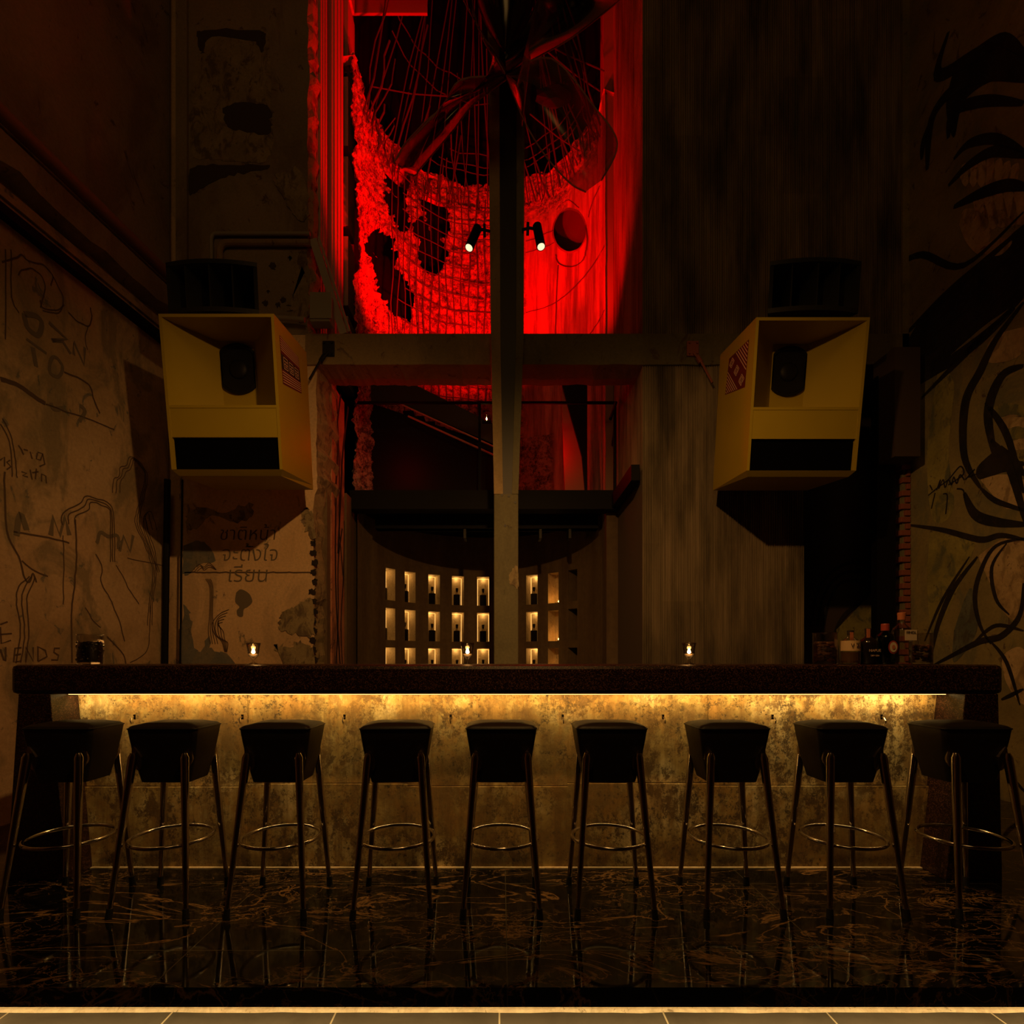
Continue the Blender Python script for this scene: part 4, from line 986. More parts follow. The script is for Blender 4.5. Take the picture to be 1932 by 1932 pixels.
# ------------------------------------------------------------------ loudspeakers
def speaker(name, cx, top_z, Y, mirror, label):
    W, H, D = .85, 1.13, .66; tl = math.radians(8.2)
    e = bpy.data.objects.new(name, None); col.objects.link(e)
    e['label'] = label; e['category'] = 'speaker'; e['group'] = 'cream bass speakers'
    e.empty_display_size = .1
    e.location = (cx, Y, top_z); e.rotation_euler = (tl, 0, 0)
    # local: x right, y depth, z up; origin top front centre ; rotation about X tips the top forward
    t_ = .022; s = mirror
    def B_(b, x0, x1, y0, y1, z0_, z1_): b.box(x0, x1, y0, y1, z0_, z1_)
    zo = -.635
    b = MB(); B_(b, -W/2, W/2, 0, D, -t_, 0); b.build('top_panel', M['cream'], e)
    for sd in (-1, 1):
        b = MB(); x0 = sd*W/2; x1 = sd*(W/2-t_)
        B_(b, min(x0, x1), max(x0, x1), 0, D, -H+.03, -t_); b.build('side_panel', M['cream'], e)
    b = MB(); B_(b, -W/2+t_, W/2-t_, D-t_, D, -H+.03, -t_); b.build('back_panel', M['cream'], e)
    # bottom board, bevelled
    b = MB(); b.hexa([(-W/2+.03, .04, -H-.01), (W/2-.03, .04, -H-.01), (W/2, D, -H-.01), (-W/2, D, -H-.01), (-W/2, 0, -H+.03), (W/2, 0, -H+.03), (W/2, D, -H+.03), (-W/2, D, -H+.03)])
    b.build('bottom_panel', M['cream'], e)
    b = MB(); B_(b, -W/2+t_, W/2-t_, 0.0, D-.05, zo-.02, zo); b.build('horn_floor', M['cream'], e)
    b = MB(); B_(b, -W/2+t_, W/2-t_, .004, .024, -.865, zo-.02); b.build('front_panel', M['cream'], e)
    b = MB(); B_(b, -W/2+t_, W/2-t_, .03, .05, -H+.03, -.865); b.build('port_cover', M['cloth'], e)
    # flares
    hx = .14; off = -s*.045; DY = .40
    for sd in (-1, 1):
        n = 12; vs = []; 
        for i in range(n+1):
            f = i/n; x_out = sd*(W/2-t_); x_in = off+sd*hx
            x = x_out+(x_in-x_out)*(f**1.25); y = DY*f
            vs += [(x, y, -t_), (x, y, zo)]
        fs = [(2*i, 2*i+1, 2*i+3, 2*i+2) for i in range(n)]
        autosmooth(link('horn_flare', vs, fs, M['cream'], e))
    b = MB(); B_(b, off-hx-.02, off+hx+.02, DY, DY+.02, zo, -t_); b.build('baffle', M['cream'], e)
    # woofer, sides cut by the throat
    b = MB(); n = 48; rr = .195; zc_ = -.235; cut = hx-.006
    def ringv(r, y): 
        out = []
        for k in range(n):
            a_ = 2*PI*k/n; x = max(-cut, min(cut, r*math.cos(a_))); out.append((off+x, y, zc_+r*math.sin(a_)))
        return out
    prof = [(rr, DY-.004), (rr, DY-.02), (rr*.9, DY-.02), (rr*.86, DY-.006), (rr*.80, DY-.004), (rr*.34, DY-.001)]
    rings = [ringv(r, y) for r, y in prof]; vs = [v for r_ in rings for v in r_]; fs = []
    for i in range(len(rings)-1):
        for k in range(n): fs.append((i*n+k, i*n+(k+1) % n, (i+1)*n+(k+1) % n, (i+1)*n+k))
    fs.append(tuple(range((len(rings)-1)*n, len(rings)*n)))
    w = link('woofer', vs, fs, M['cone'], e); autosmooth(w, .5)
    b = MB(); base = []; 
    for i in range(5):
        ph = PI/2*i/5; base.append((.075*math.cos(ph), .03*math.sin(ph)))
    vs = []; 
    for r, h in base:
        for k in range(20): vs.append((off+r*math.cos(2*PI*k/20), DY-.003-h, zc_+r*math.sin(2*PI*k/20)))
    fs = [(i*20+k, i*20+(k+1) % 20, (i+1)*20+(k+1) % 20, (i+1)*20+k) for i in range(4) for k in range(20)]+[tuple(80+k for k in range(20))]
    link('dust_cap', vs, fs, M['cone'], w, True)
    # sticker on the inner side
    xs = s*-1*(W/2+.0015)
    xs = (W/2+.0015)*(1 if mirror > 0 else -1)
    st_pts = [(.08, -.11), (.46, -.12), (.49, -.39), (.10, -.45)] if mirror > 0 else [(.10, -.11), (.46, -.11), (.50, -.38), (.12, -.45)]
    b = MB(); b.cur = 0
    def sp(u, v, o=0):
        p0, p1, p2, p3 = [Vector((a_, c_, 0)) for a_, c_ in st_pts]
        q = (p0*(1-u)+p1*u)*(1-v)+(p3*(1-u)+p2*u)*v
        return Vector((xs+o*(1 if xs > 0 else -1), q.x, q.y))
    def cell(u0, v0, u1, v1, cur, o):
        b.cur = cur; q = [sp(u0, v0, o), sp(u1, v0, o), sp(u1, v1, o), sp(u0, v1, o)]; b.poly(q if xs > 0 else q[::-1])
    cell(0, 0, 1, 1, 0, 0)
    def seg(p, q, w, cur, o=.001):
        b.cur = cur
        a_ = Vector((p[0], p[1], 0)); c_ = Vector((q[0], q[1], 0)); d_ = (c_-a_).normalized(); s_ = Vector((-d_.y, d_.x, 0))*w
        b.poly([sp(*(a_+s_).xy, o), sp(*(c_+s_).xy, o), sp(*(c_-s_).xy, o), sp(*(a_-s_).xy, o)])
    if mirror > 0:
        for k in range(6):
            v = .03+k*.05; seg((.02, v), (.98, v), .011, 1)
        cell(.0, .36, 1, .68, 2, .0006)
        for k in range(5):
            v = .73+k*.055; seg((.02, v), (.98, v), .011, 1)
        for k in range(3):
            u = .12+k*.29
            for (p, q) in (((0, 0), (.2, 0)), ((0, .07), (.2, .07)), ((0, .14), (.2, .14)), ((0, .24), (.2, .24)), ((0, 0), (0, .24)), ((.2, 0), (.2, .24)), ((.1, .07), (.1, .19)), ((.05, .19), (.16, .19))):
                seg((u+p[0], .40+p[1]), (u+q[0], .40+q[1]), .010, 1, .0015)
    else:
        for k in range(7):
            a_ = .08+k*.09; seg((0.02, a_), (a_, .02), .012, 1)
            seg((.98, 1-a_), (1-a_, .98), .012, 1)
        for (u, v) in ((.2, .8), (.5, .5), (.8, .2)):
            for w_ in (.13, .08): 
                pts = [(u-w_, v), (u, v-w_), (u+w_, v), (u, v+w_)]
                for k in range(4): seg(pts[k], pts[(k+1) % 4], .010, 1, .0015)
            for k in (-.06, 0, .06): seg((u+k-.02, v-k-.03), (u+k+.02, v-k+.03), .009, 1, .0015)
    b.build('sticker', [M['red_print'], M['pink_print'], M['paint_black']], e)
    # mount to the wall
    b = MB(); 
    b.hexa([(-.3, D, -.75), (.3, D, -.75), (.3, D+.05, -.75), (-.3, D+.05, -.75), (-.3, D, -.2), (.3, D, -.2), (.3, D+.05, -.2), (-.3, D+.05, -.2)])
    b.build('mounting_plate', M['steel_dark'], e)
    return e
speaker('bass_speaker', -2.10, 3.647, 3.90, 1, 'cream bass speaker with striped sticker hung on the left pillar')
speaker('bass_speaker', 2.33, 3.66, 3.96, -1, 'cream bass speaker with diamond sticker hung on the right ribbed wall')
def horn(cx, z, Y, label, m=1):
    e = bpy.data.objects.new('horn_speaker', None); col.objects.link(e); e['label'] = label; e['category'] = 'speaker'; e['group'] = 'black horn speakers'
    e.location = (cx, Y, z); e.rotation_euler = (math.radians(6), 0, 0)
    W, H, D = .70, .375, .5
    b = MB()  # outer shell with curved front
    n = 16
    def fy(x): return .05*(2*x/W)**2
    F_ = []; 
    for i in range(n+1):
        x = -W/2+W*i/n; F_ += [(x, fy(x), 0), (x, fy(x), H)]
    # frame strips top, bottom, sides
    def arc_box(z0_, z1_, dep, y0=0.0, shrink=1.0):
        for i in range(n):
            xa = -W/2+W*i/n; xb = -W/2+W*(i+1)/n
            b.hexa([(xa, fy(xa)+y0, z0_), (xb, fy(xb)+y0, z0_), (xb*shrink, dep, z0_), (xa*shrink, dep, z0_), (xa, fy(xa)+y0, z1_), (xb, fy(xb)+y0, z1_), (xb*shrink, dep, z1_), (xa*shrink, dep, z1_)])
    arc_box(0, .035, .34, shrink=.55); arc_box(H-.03, H, .34, shrink=.55)
    for sd in (-1, 1):
        xa, xb, xc, xd = sd*W/2, sd*(W/2-.03), sd*(W/2-.03)*.55, sd*W/2*.55
        b.hexa([(xa, .05, .03), (xb, .05, .03), (xc, .34, .03), (xd, .34, .03), (xa, .05, H-.03), (xb, .05, H-.03), (xc, .34, H-.03), (xd, .34, H-.03)])
    b.box(-W/2*.56, W/2*.56, .33, .36, 0, H)
    b.build('housing', M['horn'], e)
    # inner lips
    b = MB()
    for i in range(n):
        xa = (-W/2+.03)+(W-.06)*i/n; xb = (-W/2+.03)+(W-.06)*(i+1)/n
        b.add([(xa, fy(xa), .035), (xb, fy(xb), .035), (xb*.6, .3, .12), (xa*.6, .3, .12)], [(0, 1, 2, 3)])
        b.add([(xa, fy(xa), H-.03), (xb, fy(xb), H-.03), (xb*.6, .3, H-.12), (xa*.6, .3, H-.12)], [(3, 2, 1, 0)])
    b.build('mouth', M['horn'], e)
    for x in (-.19, 0, .17):
        b = MB(); y0 = fy(x)+.01
        b.hexa([(x-.006, y0, .035), (x+.006, y0, .035), (x*.5+.03, .3, .12), (x*.5-.03, .3, .12), (x-.006, y0, H-.03), (x+.006, y0, H-.03), (x*.5+.03, .3, H-.12), (x*.5-.03, .3, H-.12)])
        b.build('divider', M['horn'], e)
    return e
horn(P(397, 0, 4.05).x, 3.765, 4.05, 'black four cell horn standing on the left cream speaker')
horn(P(1541, 0, 4.05).x, 3.775, 4.05, 'black four cell horn standing on the right cream speaker')

# ------------------------------------------------------------------ bar counter
bar_ = empty('bar_counter', (0, 2.64, 0), 'long dark red terrazzo bar counter with distressed cream front', 'bar counter')
CT = 1.076; y_ = lambda Y: Y-2.64
b = MB(); b.box(-2.448, 2.504, 0, .62, .928, CT); b.build('countertop', M['terrazzo'], bar_, bevel=.022)
def pillar(xo_t, xi_t, xo_b, xi_b):
    b = MB(); z1_ = .93
    b.hexa([(xo_b, .004, 0), (xi_b, .004, 0), (xi_b, .5, 0), (xo_b, .5, 0), (xo_t, .004, z1_), (xi_t, .004, z1_), (xi_t, .5, z1_), (xo_t, .5, z1_)])
    b.build('end_pillar', M['terrazzo'], bar_, bevel=.004)
pillar(-2.41, -2.253, -2.47, -2.165); pillar(2.316, 2.48, 2.216, 2.50)
# front panel in three boards with small offsets
b = MB()
segs = [(-2.3, -1.35, .43), (-1.35, -.5, .445), (-.5, .35, .432), (.35, 1.1, .447), (1.1, 2.4, .435)]
for i, (x0, x1, zz) in enumerate(segs):
    o1 = y_(2.806)+.004*(i % 2); 
    b.box(x0, x1, o1, .5, .005, zz-.004); b.box(x0, x1, o1+.013, .5, zz, .93)
b.build('front_panel', M['bar'], bar_)
b = MB(); b.box(-2.3, 2.35, y_(2.79), y_(2.806), 0, .006); b.build('base_line', M['mortar'], bar_)
b = MB(); b.box(-2.24, 2.30, y_(2.742), y_(2.757), .920, .9275); b.build('light_strip', M['led'], bar_)
hk = None
for px in (252, 456, 649, 850, 1062, 1252, 1459, 1665):
    X_ = (px-VX)*2.79/F; zh = EYE-(1357-VY)*2.79/F
    b = MB(); b.tube([(X_, y_(2.80), zh+.012), (X_, y_(2.775), zh+.010), (X_, y_(2.765), zh-.004), (X_+.002, y_(2.77), zh-.018), (X_+.002, y_(2.785), zh-.020)], .0035, 6)
    b.box(X_-.006, X_+.006, y_(2.797), y_(2.803), zh-.002, zh+.024)
    b.build('bag_hook', M['chrome'], bar_)

# ------------------------------------------------------------------ stools
SX = [-1.97, -1.505, -1.005, -.475, .0, .492, 1.036, 1.56, 2.11]
st = empty('bar_stool', (SX[0], 2.43, 0), 'black leather bar stool at the left end, before the left terrazzo pillar', 'bar stool', 'black leather bar stools along the counter')
# seat body: rounded rectangle loops
def rrect(hx, hy, r, z, n=5, cy=0.0, crown=None):
    out = []
    for (sx, sy, a0) in ((1, 1, 0), (-1, 1, PI/2), (-1, -1, PI), (1, -1, 3*PI/2)):
        for k in range(n+1):
            a_ = a0+PI/2*k/n; out.append(Vector((sx*(hx-r)+r*math.cos(a_), cy+sy*(hy-r)+r*math.sin(a_), z)))
    return out
loops = [rrect(.095, .072, .015, .550, cy=.02), rrect(.110, .082, .018, .553, cy=.02), rrect(.122, .087, .018, .60, cy=.02), rrect(.138, .095, .018, .67, cy=.02), rrect(.150, .104, .018, .745, cy=.02), rrect(.157, .108, .02, .790, cy=.02), rrect(.155, .106, .02, .799, cy=.02),
         rrect(.146, .098, .02, .806, cy=.02), rrect(.10, .066, .02, .817, cy=.02), rrect(.05, .035, .015, .820, cy=.02)]
vs = [v for l in loops for v in l]; n = len(loops[0]); fs = []
for i in range(len(loops)-1):
    for k in range(n): fs.append((i*n+k, i*n+(k+1) % n, (i+1)*n+(k+1) % n, (i+1)*n+k))
fs.append(tuple(reversed(range(n)))); fs.append(tuple((len(loops)-1)*n+k for k in range(n)))
seat = link('seat', vs, fs, M['leather'], st); autosmooth(seat, .7)
b = MB(); b.tube([v+Vector((0, 0, .0)) for v in rrect(.158, .109, .02, .794, cy=.02)], .003, 6, closed=True); b.build('piping', M['leather'], seat, smooth=True)
for sx in (-1, 1):
    for sy in (-1, 1):
        ty = -.10 if sy < 0 else .125; fy_ = -.176 if sy < 0 else .164
        top = Vector((sx*.113, ty, .69)); ft = Vector((sx*.163, fy_, .022))
        b = MB(); b.tube([top, top+(ft-top)*.03, ft], [.011, .0182, .0105], 14); leg = autosmooth(b.build('leg', M['chrome'], st), .9)
        # escutcheon: pointed oval plate on the seat corner
        b = MB(); nn = 20; c = Vector((sx*.112, .02+sy*.099, .664)); pr = []
        upv = Vector((sx*.25, 0, 1)).normalized(); rt = Vector((1, 0, 0))
        out_n = Vector((sx*.12, sy*1.0, -.15)).normalized(); rt = out_n.cross(upv).normalized()
        for k in range(nn):
            a_ = 2*PI*k/nn; u = math.sin(a_)*.024*(1-.55*max(0, math.cos(a_))); w = math.cos(a_)*.055
            pr.append(c+rt*u+upv*w)
        b.poly([p+out_n*.005 for p in pr])
        m0 = len(b.v); b.add([p+out_n*.005 for p in pr]+[p-out_n*.008 for p in pr], [(k, nn+k, nn+(k+1) % nn, (k+1) % nn) for k in range(nn)])
        b.build('mounting_plate', M['plate'], leg)
        b = MB(); d = (ft-top).normalized(); b.tube([ft-d*.020, ft+d*.001, Vector((ft.x+d.x*.02, ft.y+d.y*.02, 0))], [.0125, .0135, .0145], 12); b.build('rubber_foot', M['rubber'], leg)
        f = (.69-.294)/(.69-.022); pj = top+(ft-top)*f; dr = Vector((-pj.x, -pj.y-.005, 0)).normalized()
b = MB(); b.tube([Vector((.168*math.cos(2*PI*k/40), -.006+.168*math.sin(2*PI*k/40),   .294)) for k in range(40)], .0086, 8, closed=True); ring_ = b.build('foot_ring', M['chrome'], st, smooth=True)
labs = ['second from the left end', 'third from the left end, by the left candle glass', 'fourth from the left end', 'in the middle of the row, before the central post', 'just right of the middle one', 'third from the right end, by the right candle glass', 'second from the right end', 'at the right end, before the right terrazzo pillar']
rots = [0, .0, .05, 0, -.02, 0, 0, 0]
for i, x in enumerate(SX[1:]):
    dup(st, (x, 2.43, 0), 'black leather bar stool '+labs[i], rz=rots[i])

# ------------------------------------------------------------------ things on the counter
def candle(px, label):
    Y = 2.82; X_ = (px-VX)*Y/F; e = empty('candle_glass', (X_, Y, CT), label, 'candle', 'footed candle glasses on the counter')
    return e
def candle_parts(e):
    b = MB(); prof = [(.026, 0), (.024, .004), (.006, .010), (.005, .022), (.012, .032), (.024, .045), (.029, .065), (.032, .09), (.037, .114), (.0355, .114), (.0305, .09), (.0275, .065), (.022, .047), (.004, .036)]
    b.lathe(prof, 20, capt=True); b.build('glass_cup', M['glass'], e, smooth=True)
    b = MB(); b.lathe([(.010, .040), (.021, .049), (.0235, .056)], 16); b.build('wax', M['wax'], e)
    b = MB(); b.lathe([(.004, .057), (.010, .064), (.007, .074), (.0005, .088)], 10); b.build('flame', M['flame'], e, smooth=True)
c1 = candle(478, 'lit candle in footed glass on the counter, before the plaster pillar'); candle_parts(c1)
cp = [c1.location.copy()]
for px, lab in ((882, 'lit candle in footed glass on the counter, before the lit niches'), (1300, 'lit candle in footed glass on the counter, before the ribbed wall')):
    X_ = (px-VX)*2.82/F; e = dup(c1, (X_, 2.82, CT), lab); cp.append(e.location.copy())
for p in cp: lamp('POINT', 'candle_lamp', p+Vector((0, 0, .10)), .22, (1, .45, .12), .012)
def jar(px0_, px1_, ytop, label, fillm, fill_h, seed, kind):
    Y = 2.85; x0 = (px0_-VX)*Y/F; x1 = (px1_-VX)*Y/F; r = (x1-x0)/2; h = (VY-ytop)*Y/F+EYE-CT
    e = empty('glass_jar', ((x0+x1)/2, Y, CT), label, 'jar')
    b = MB(); b.lathe([(r*.96, 0), (r, .006), (r, h-.004), (r*1.03, h), (r*.98, h), (r*.955, h-.006), (r*.955, .01), (.001, .008)], 28, capt=True); b.build('glass_wall', M['glass'], e, smooth=True)
    rn = random.Random(seed); b = MB()
    if kind == 'beans':
        b.lathe([(r*.90, .012), (r*.93, fill_h*.5), (r*.9, fill_h*.9), (r*.6, fill_h), (.001, fill_h*1.02)], 20, capt=False)
        for k in range(90):
            a_ = rn.uniform(0, 2*PI); q = rn.choice((0, 1)); zz = rn.uniform(.015, fill_h) if q else fill_h*rn.uniform(.92, 1.03); rad = r*.9 if q else r*.8*math.sqrt(rn.random())
            b.blob((rad*math.cos(a_), rad*math.sin(a_), zz), .010, .007, .006, rn, 6)
    else:
        for k in range(46):
            a_ = rn.uniform(0, 2*PI); rad = r*.72*math.sqrt(rn.random()); zz = .02+(fill_h-.025)*rn.random()
            b.blob((rad*math.cos(a_), rad*math.sin(a_), zz), rn.uniform(.012, .02), rn.uniform(.01, .018), rn.uniform(.006, .011), rn, 7, .25)
    o = b.build('snacks' if kind != 'beans' else 'dried_beans', fillm, e); o['kind'] = 'stuff'
    return e
jar(149, 191, 1197, 'glass jar of black beans at the left end of the counter', M['beans'], .115, 3, 'beans')
jl = jar(1536, 1577, 1194, 'glass jar of brown snacks left of the bottles', M['snack'], .125, 5, 'snack')
jar(1719, 1756, 1195, 'glass jar of brown snacks right of the bottles', M['snack'], .105, 8, 'snack')
# small candle behind the bean jar
e = empty('tealight_glass', ((180-VX)*2.98/F, 2.98, CT), 'tealight burning behind the jar of black beans', 'candle')
b = MB(); b.lathe([(.02, 0), (.02, .10), (.021, .102)], 14); b.build('candle', M['wax'], e)
b = MB(); b.lathe([(.002, .103), (.006, .108), (.0005, .125)], 8); b.build('flame', M['flame'], e)
lamp('POINT', 'tealight_lamp', Vector((e.location.x, 2.98, CT+.13)), .10, (1, .42, .1), .012)
def bottle(px0_, px1_, ytop, label, parts):
    Y = 2.82; x0 = (px0_-VX)*Y/F; x1 = (px1_-VX)*Y/F; r = (x1-x0)/2; h = (VY-ytop)*Y/F+EYE-CT
    e = empty('liquor_bottle', ((x0+x1)/2, Y, CT), label, 'bottle'); parts(e, r, h); return e
def p_short(e, r, h):
    b = MB(); b.lathe([(r*.93, 0), (r, .006), (r, h*.60), (r*.9, h*.70), (r*.45, h*.78), (r*.30, h*.84), (r*.30, h*.92)], 24, capt=False); b.build('glass_body', M['glass'], e, smooth=True)
    b = MB(); b.lathe([(r*.85, .008), (r*.92, .02), (r*.92, h*.36)], 20); b.build('drink', mat('amber_drink', (.30, .16, .06), .2), e)
    b = MB(); b.lathe([(r*.34, h*.88), (r*.36, h), (r*.30, h*1.01)], 16); b.build('stopper', M['paint_black'], e)
    b = MB(); b.lathe([(r*1.01, h*.40), (r*1.01, h*.70)], 24, capb=False, capt=False); b.build('label', M['label_tan'], e)
    text_mesh('V', .03, M['paint_black'], 'label_text', e, FRONT((-.020, -r-.002, h*.55))); text_mesh('7.', .036, M['paint_black'], 'label_text', e, FRONT((.012, -r-.002, h*.55)))
    b = MB(); b.box(-.012, .004, -r*.40, -r*.30, h*.72, h*.95); b.build('seal', M['seal_orange'], e)
def p_black(e, r, h):
    b = MB(); b.lathe([(r*.9, 0), (r, .005), (r*1.02, h*.55), (r*.95, h*.66), (r*.35, h*.76), (r*.30, h*.80), (r*.30, h*.86)], 24); b.build('glass_body', M['bottle'], e, smooth=True)
    b = MB(); b.lathe([(r*.33, h*.84), (r*.38, h), (r*.33, h*1.01)], 16); b.build('stopper', M['paint_black'], e)
    b = MB(); b.box(-.018, -.002, -r*.42, -r*.3, h*.74, h*.99); b.build('seal', M['seal_orange'], e)
    text_mesh('NAPUE', .020, M['pink_print'], 'label_text', e, FRONT((.003, -r-.0025, h*.38))); text_mesh('DRY GIN', .011, M['pink_print'], 'label_text', e, FRONT((.003, -r-.0025, h*.24)))
def p_green(e, r, h):
    b = MB(); b.lathe([(r*.93, 0), (r, .006), (r, h*.62), (r*.9, h*.72), (r*.42, h*.80), (r*.38, h*.86)], 24); b.build('glass_body', M['glass_green'], e, smooth=True)
    b = MB(); b.lathe([(r*.46, h*.83), (r*.46, h*.98), (r*.42, h)], 18); b.build('cap', M['label_red'], e)
    for (rr, m_, o) in ((.030, M['label_red'], .002), (.023, M['label_cream'], .004), (.010, M['seal_orange'], .006)):
        b = MB(); b.poly([Vector((.010+rr*.85*math.cos(2*PI*k/24), -r-o+.0, h*.42+rr*1.15*math.sin(2*PI*k/24))) for k in range(24)]); b.build('emblem', m_, e)
def p_tall(e, r, h):
    b = MB(); b.lathe([(r*.93, 0), (r, .006), (r, h*.62), (r*.88, h*.70), (r*.38, h*.78), (r*.34, h*.90)], 24, capt=False); b.build('glass_body', M['glass'], e, smooth=True)
    b = MB(); b.lathe([(r*.40, h*.86), (r*.44, h*.99), (r*.40, h)], 16); b.build('cap', M['seal_orange'], e)
    b = MB(); b.box(-r*.35, r*1.02, -r*1.01, -r*.97, h*.46, h*.66); b.build('label', M['label_cream'], e)
    text_mesh('FINDL', .019, M['paint_black'], 'label_text', e, FRONT((r*.34, -r*1.01-.002, h*.61)))
bottle(1588, 1621, 1190, 'short clear bottle with tan label and black stopper on counter', p_short)
bottle(1622, 1654, 1186, 'black bottle with white lettering and orange seal on counter', p_black)
bottle(1655, 1685, 1177, 'green glass bottle with red cap and round emblem on counter', p_green)
bottle(1685, 1717, 1156, 'tallest clear bottle with square cream label, beside right snack jar', p_tall)

# ------------------------------------------------------------------ hanging sculpture
sy = 4.3
hs = empty('hanging_sculpture', P(955, 140, sy), 'hanging amber film sculpture of petals around a dark teardrop at the top', 'sculpture')
O = hs.location.copy()
def sheet(name, rowsA, rowsB, m, bulge=.15, n=14, rim=None):
    A = smooth_line([(x, y, 0) for x, y in rowsA], 8); Bb = smooth_line([(x, y, 0) for x, y in rowsB], 8)
    def samp(L, f):
        i = f*(len(L)-1); k = int(min(i, len(L)-2)); return L[k].lerp(L[k+1], i-k)
    vs = []; K = 24
    for i in range(K+1):
        f = i/K; a_ = samp(A, f); c_ = samp(Bb, f)
        for j in range(n+1):
            g = j/n; q = a_.lerp(c_, g); Y = sy+.25*math.sin(f*3)-bulge*math.sin(PI*g)
            vs.append(P(q.x, q.y, Y)-O)
    fs = [(i*(n+1)+j, i*(n+1)+j+1, (i+1)*(n+1)+j+1, (i+1)*(n+1)+j) for i in range(K) for j in range(n)]
    o = link(name, vs, fs, m, hs, True)
    if rim:
        b = MB(); b.tube([Vector(vs[i*(n+1)]) for i in range(K+1)], .006, 6); b.tube([Vector(vs[i*(n+1)+n]) for i in range(K+1)], .006, 6); b.build('rim_wire', rim, o)
    return o
sheet('petal', [(950, 140), (935, 100), (912, 72)][::-1]+[(870, 150), (835, 199), (775, 265), (744, 305)], [(952, 142), (912, 163), (860, 190), (815, 225), (790, 300), (786, 330), (765, 325)], M['petal'], rim=M['pipe_brown'])
sheet('petal', [(955, 150), (925, 172), (891, 199), (860, 240), (844, 259), (800, 310), (788, 325)], [(950, 145), (912, 163), (860, 190), (815, 219), (785, 248), (760, 277), (744, 308)], M['petal'], bulge=.22, rim=M['pipe_brown'])
sheet('petal', [(955, 140), (1010, 110), (1080, 70), (1170, 0), (1185, -20)], [(953, 100), (985, 60), (1015, 0), (1020, -20), (1030, -40)], M['petal_dark'], rim=M['pipe_brown'])
sheet('petal', [(955, 142), (990, 230), (1030, 295), (1075, 345), (1105, 362)], [(955, 140), (1040, 110), (1120, 200), (1165, 270), (1135, 340)], M['petal_clear'], rim=M['pipe_brown'])
sheet('petal', [(953, 140), (880, 10), (860, -30)], [(953, 140), (905, 60), (885, -30)], M['petal'], bulge=.1, rim=M['pipe_brown'])
sheet('petal', [(953, 140), (985, 90), (1010, 40), (1018, -20)], [(953, 140), (975, 180), (985, 240), (975, 160)], M['petal_dark'], bulge=.1)
b = MB(); rr = P(1012, 0, sy).x-P(955, 0, sy).x
prof = [(.003, 0), (.05, .05), (.10, .14), (.16, .25), (.22, .40), (.26, .55), (.28, .7)]
b.lathe([(r, z) for r, z in prof], 24, (P(954, 98, sy)-O), capt=False)
autosmooth(b.build('teardrop', M['petal_dark'], hs))
b = MB()
for k in range(9):
    a_ = 2*PI*k/9; base = P(953, 96, sy)-O; b.tube([base, base+Vector((.10*math.cos(a_), .10*math.sin(a_), .30)), base+Vector((.2*math.cos(a_), .2*math.sin(a_), .7))], .006, 5)
b.build('inner_rods', M['chrome'], hs)
b = MB(); b.tube([Vector((0, 0, 0)), Vector((0, 0, CEIL-O.z-.01))], .006, 6); b.build('hanging_wire', M['steel_black'], hs)
b = MB(); b.blob(P(1045, 180, 6.3), .22, .1, .10, random.Random(3), 9, .2); tag(b.build('hanging_debris', M['steel_black']), 'dark lump of rubble caught in the rebar right of the post', 'rubble')

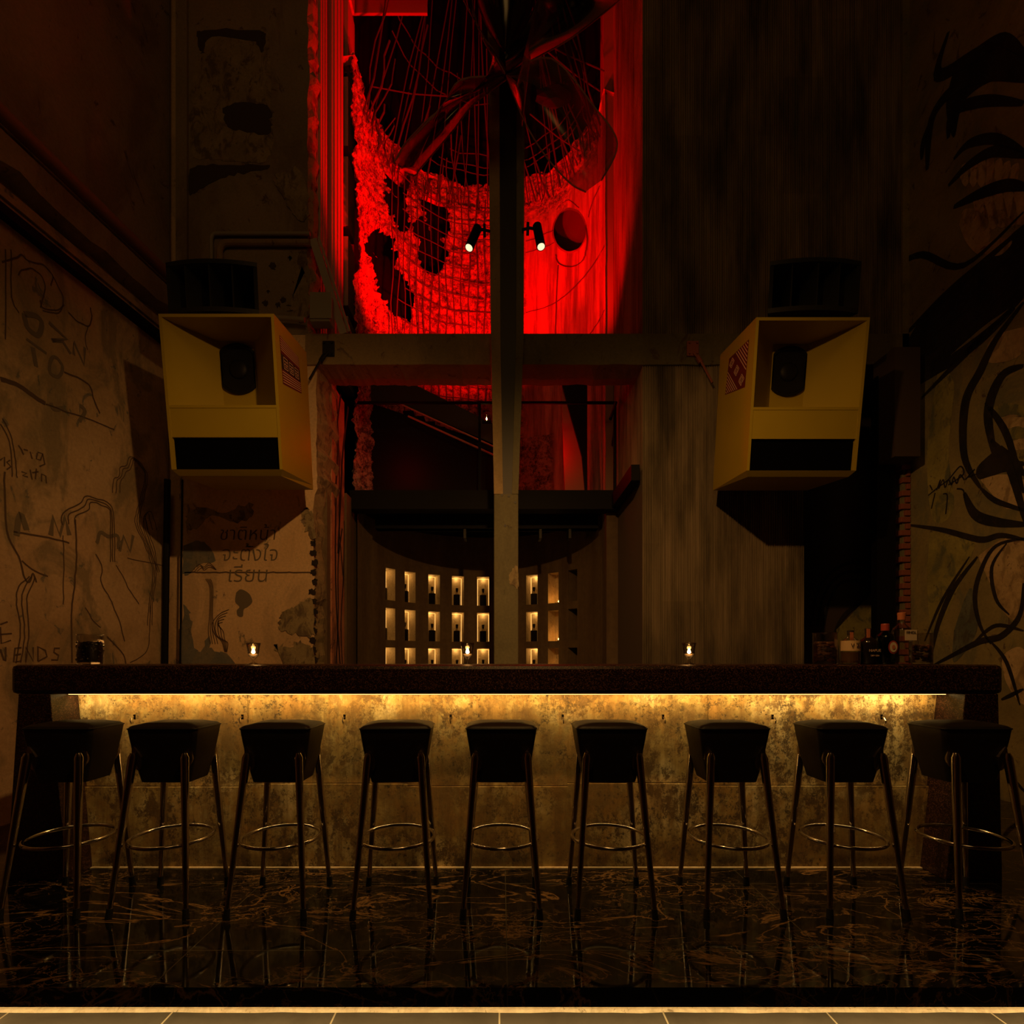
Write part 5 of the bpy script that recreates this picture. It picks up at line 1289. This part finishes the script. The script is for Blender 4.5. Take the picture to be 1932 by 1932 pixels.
# ------------------------------------------------------------------ lights
KEY = (1.0, .50, .14)
for sx in (-1, 1):
    lamp('SPOT', 'ceiling_spot', (.15+.02*sx, 1.6, 3.65), 145, KEY, .04, target=(.15+sx*2.1, 4.95, .55), spot_size=math.radians(100), spot_blend=.9)
lamp('AREA', 'room_fill', (0, -1.5, 6.5), 17, (1, .52, .14), 2.0, target=(0, 5, 4))  # unseen warm fill added to lift the dim upper walls
l = lamp('AREA', 'counter_led', (.02, 2.755, .916), 9.2, (1, .60, .19), 4.5); l.data.shape = 'RECTANGLE'; l.data.size_y = .012; l.rotation_euler = (math.radians(42), 0, 0)
l = lamp('AREA', 'step_led', (0, 1.815, -.080), 5.5, (1, .68, .30), 7.5, target=None); l.data.shape = 'RECTANGLE'; l.data.size_y = .02; l.rotation_euler = (math.radians(30), 0, 0)
RED = (1.0, .0, .0)
for x, y, z, p, tg, an in ((-.45, 5.45, 4.40, 1050, (-.7, 7.4, 7.0), 92), (.7, 5.45, 4.40, 300, (.4, 7.4, 7.4), 88), (.35, 5.75, 4.4, 560, (-1.83, 6.1, 6.7), 56), (-.7, 5.75, 4.4, 420, (1.35, 5.95, 6.9), 62)):
    lamp('SPOT', 'red_flood', (x, y, z), p, RED, .05, target=tg, spot_size=math.radians(an), spot_blend=.7)
lamp('POINT', 'red_fill', (.5, 6.2, 3.55), 7, RED, .06)  # unseen red fill added to brighten the space under the beam
lamp('POINT', 'red_fill', (-1.2, 6.0, 3.5), 2.6, RED, .05)  # second unseen red fill, added for the left side
lamp('POINT', 'well_fill', (0, 5.7, 2.3), .9, (1, .45, .12), .1)  # unseen warm fill added as bounce on the niche wall
w = bpy.data.worlds.new('world'); sc.world = w; w.use_nodes = True
w.node_tree.nodes['Background'].inputs[0].default_value = (.010, .0055, .002, 1); w.node_tree.nodes['Background'].inputs[1].default_value = .12

# ------------------------------------------------------------------ camera
cd = bpy.data.cameras.new('camera'); cam = bpy.data.objects.new('camera', cd); col.objects.link(cam)
cam.location = (0, 0, EYE); cam.rotation_euler = (PI/2, 0, 0)
cd.sensor_width = 36; cd.sensor_fit = 'HORIZONTAL'; cd.lens = 36*F/1932
cd.shift_x = (966-VX)/1932; cd.shift_y = (VY-966)/1932
cd.clip_start = .05; cd.clip_end = 60
sc.camera = cam
sc.view_settings.view_transform = 'Standard'; sc.view_settings.look = 'None'; sc.view_settings.gamma = 1; sc.view_settings.exposure = 0
sc.view_settings.use_curve_mapping = False
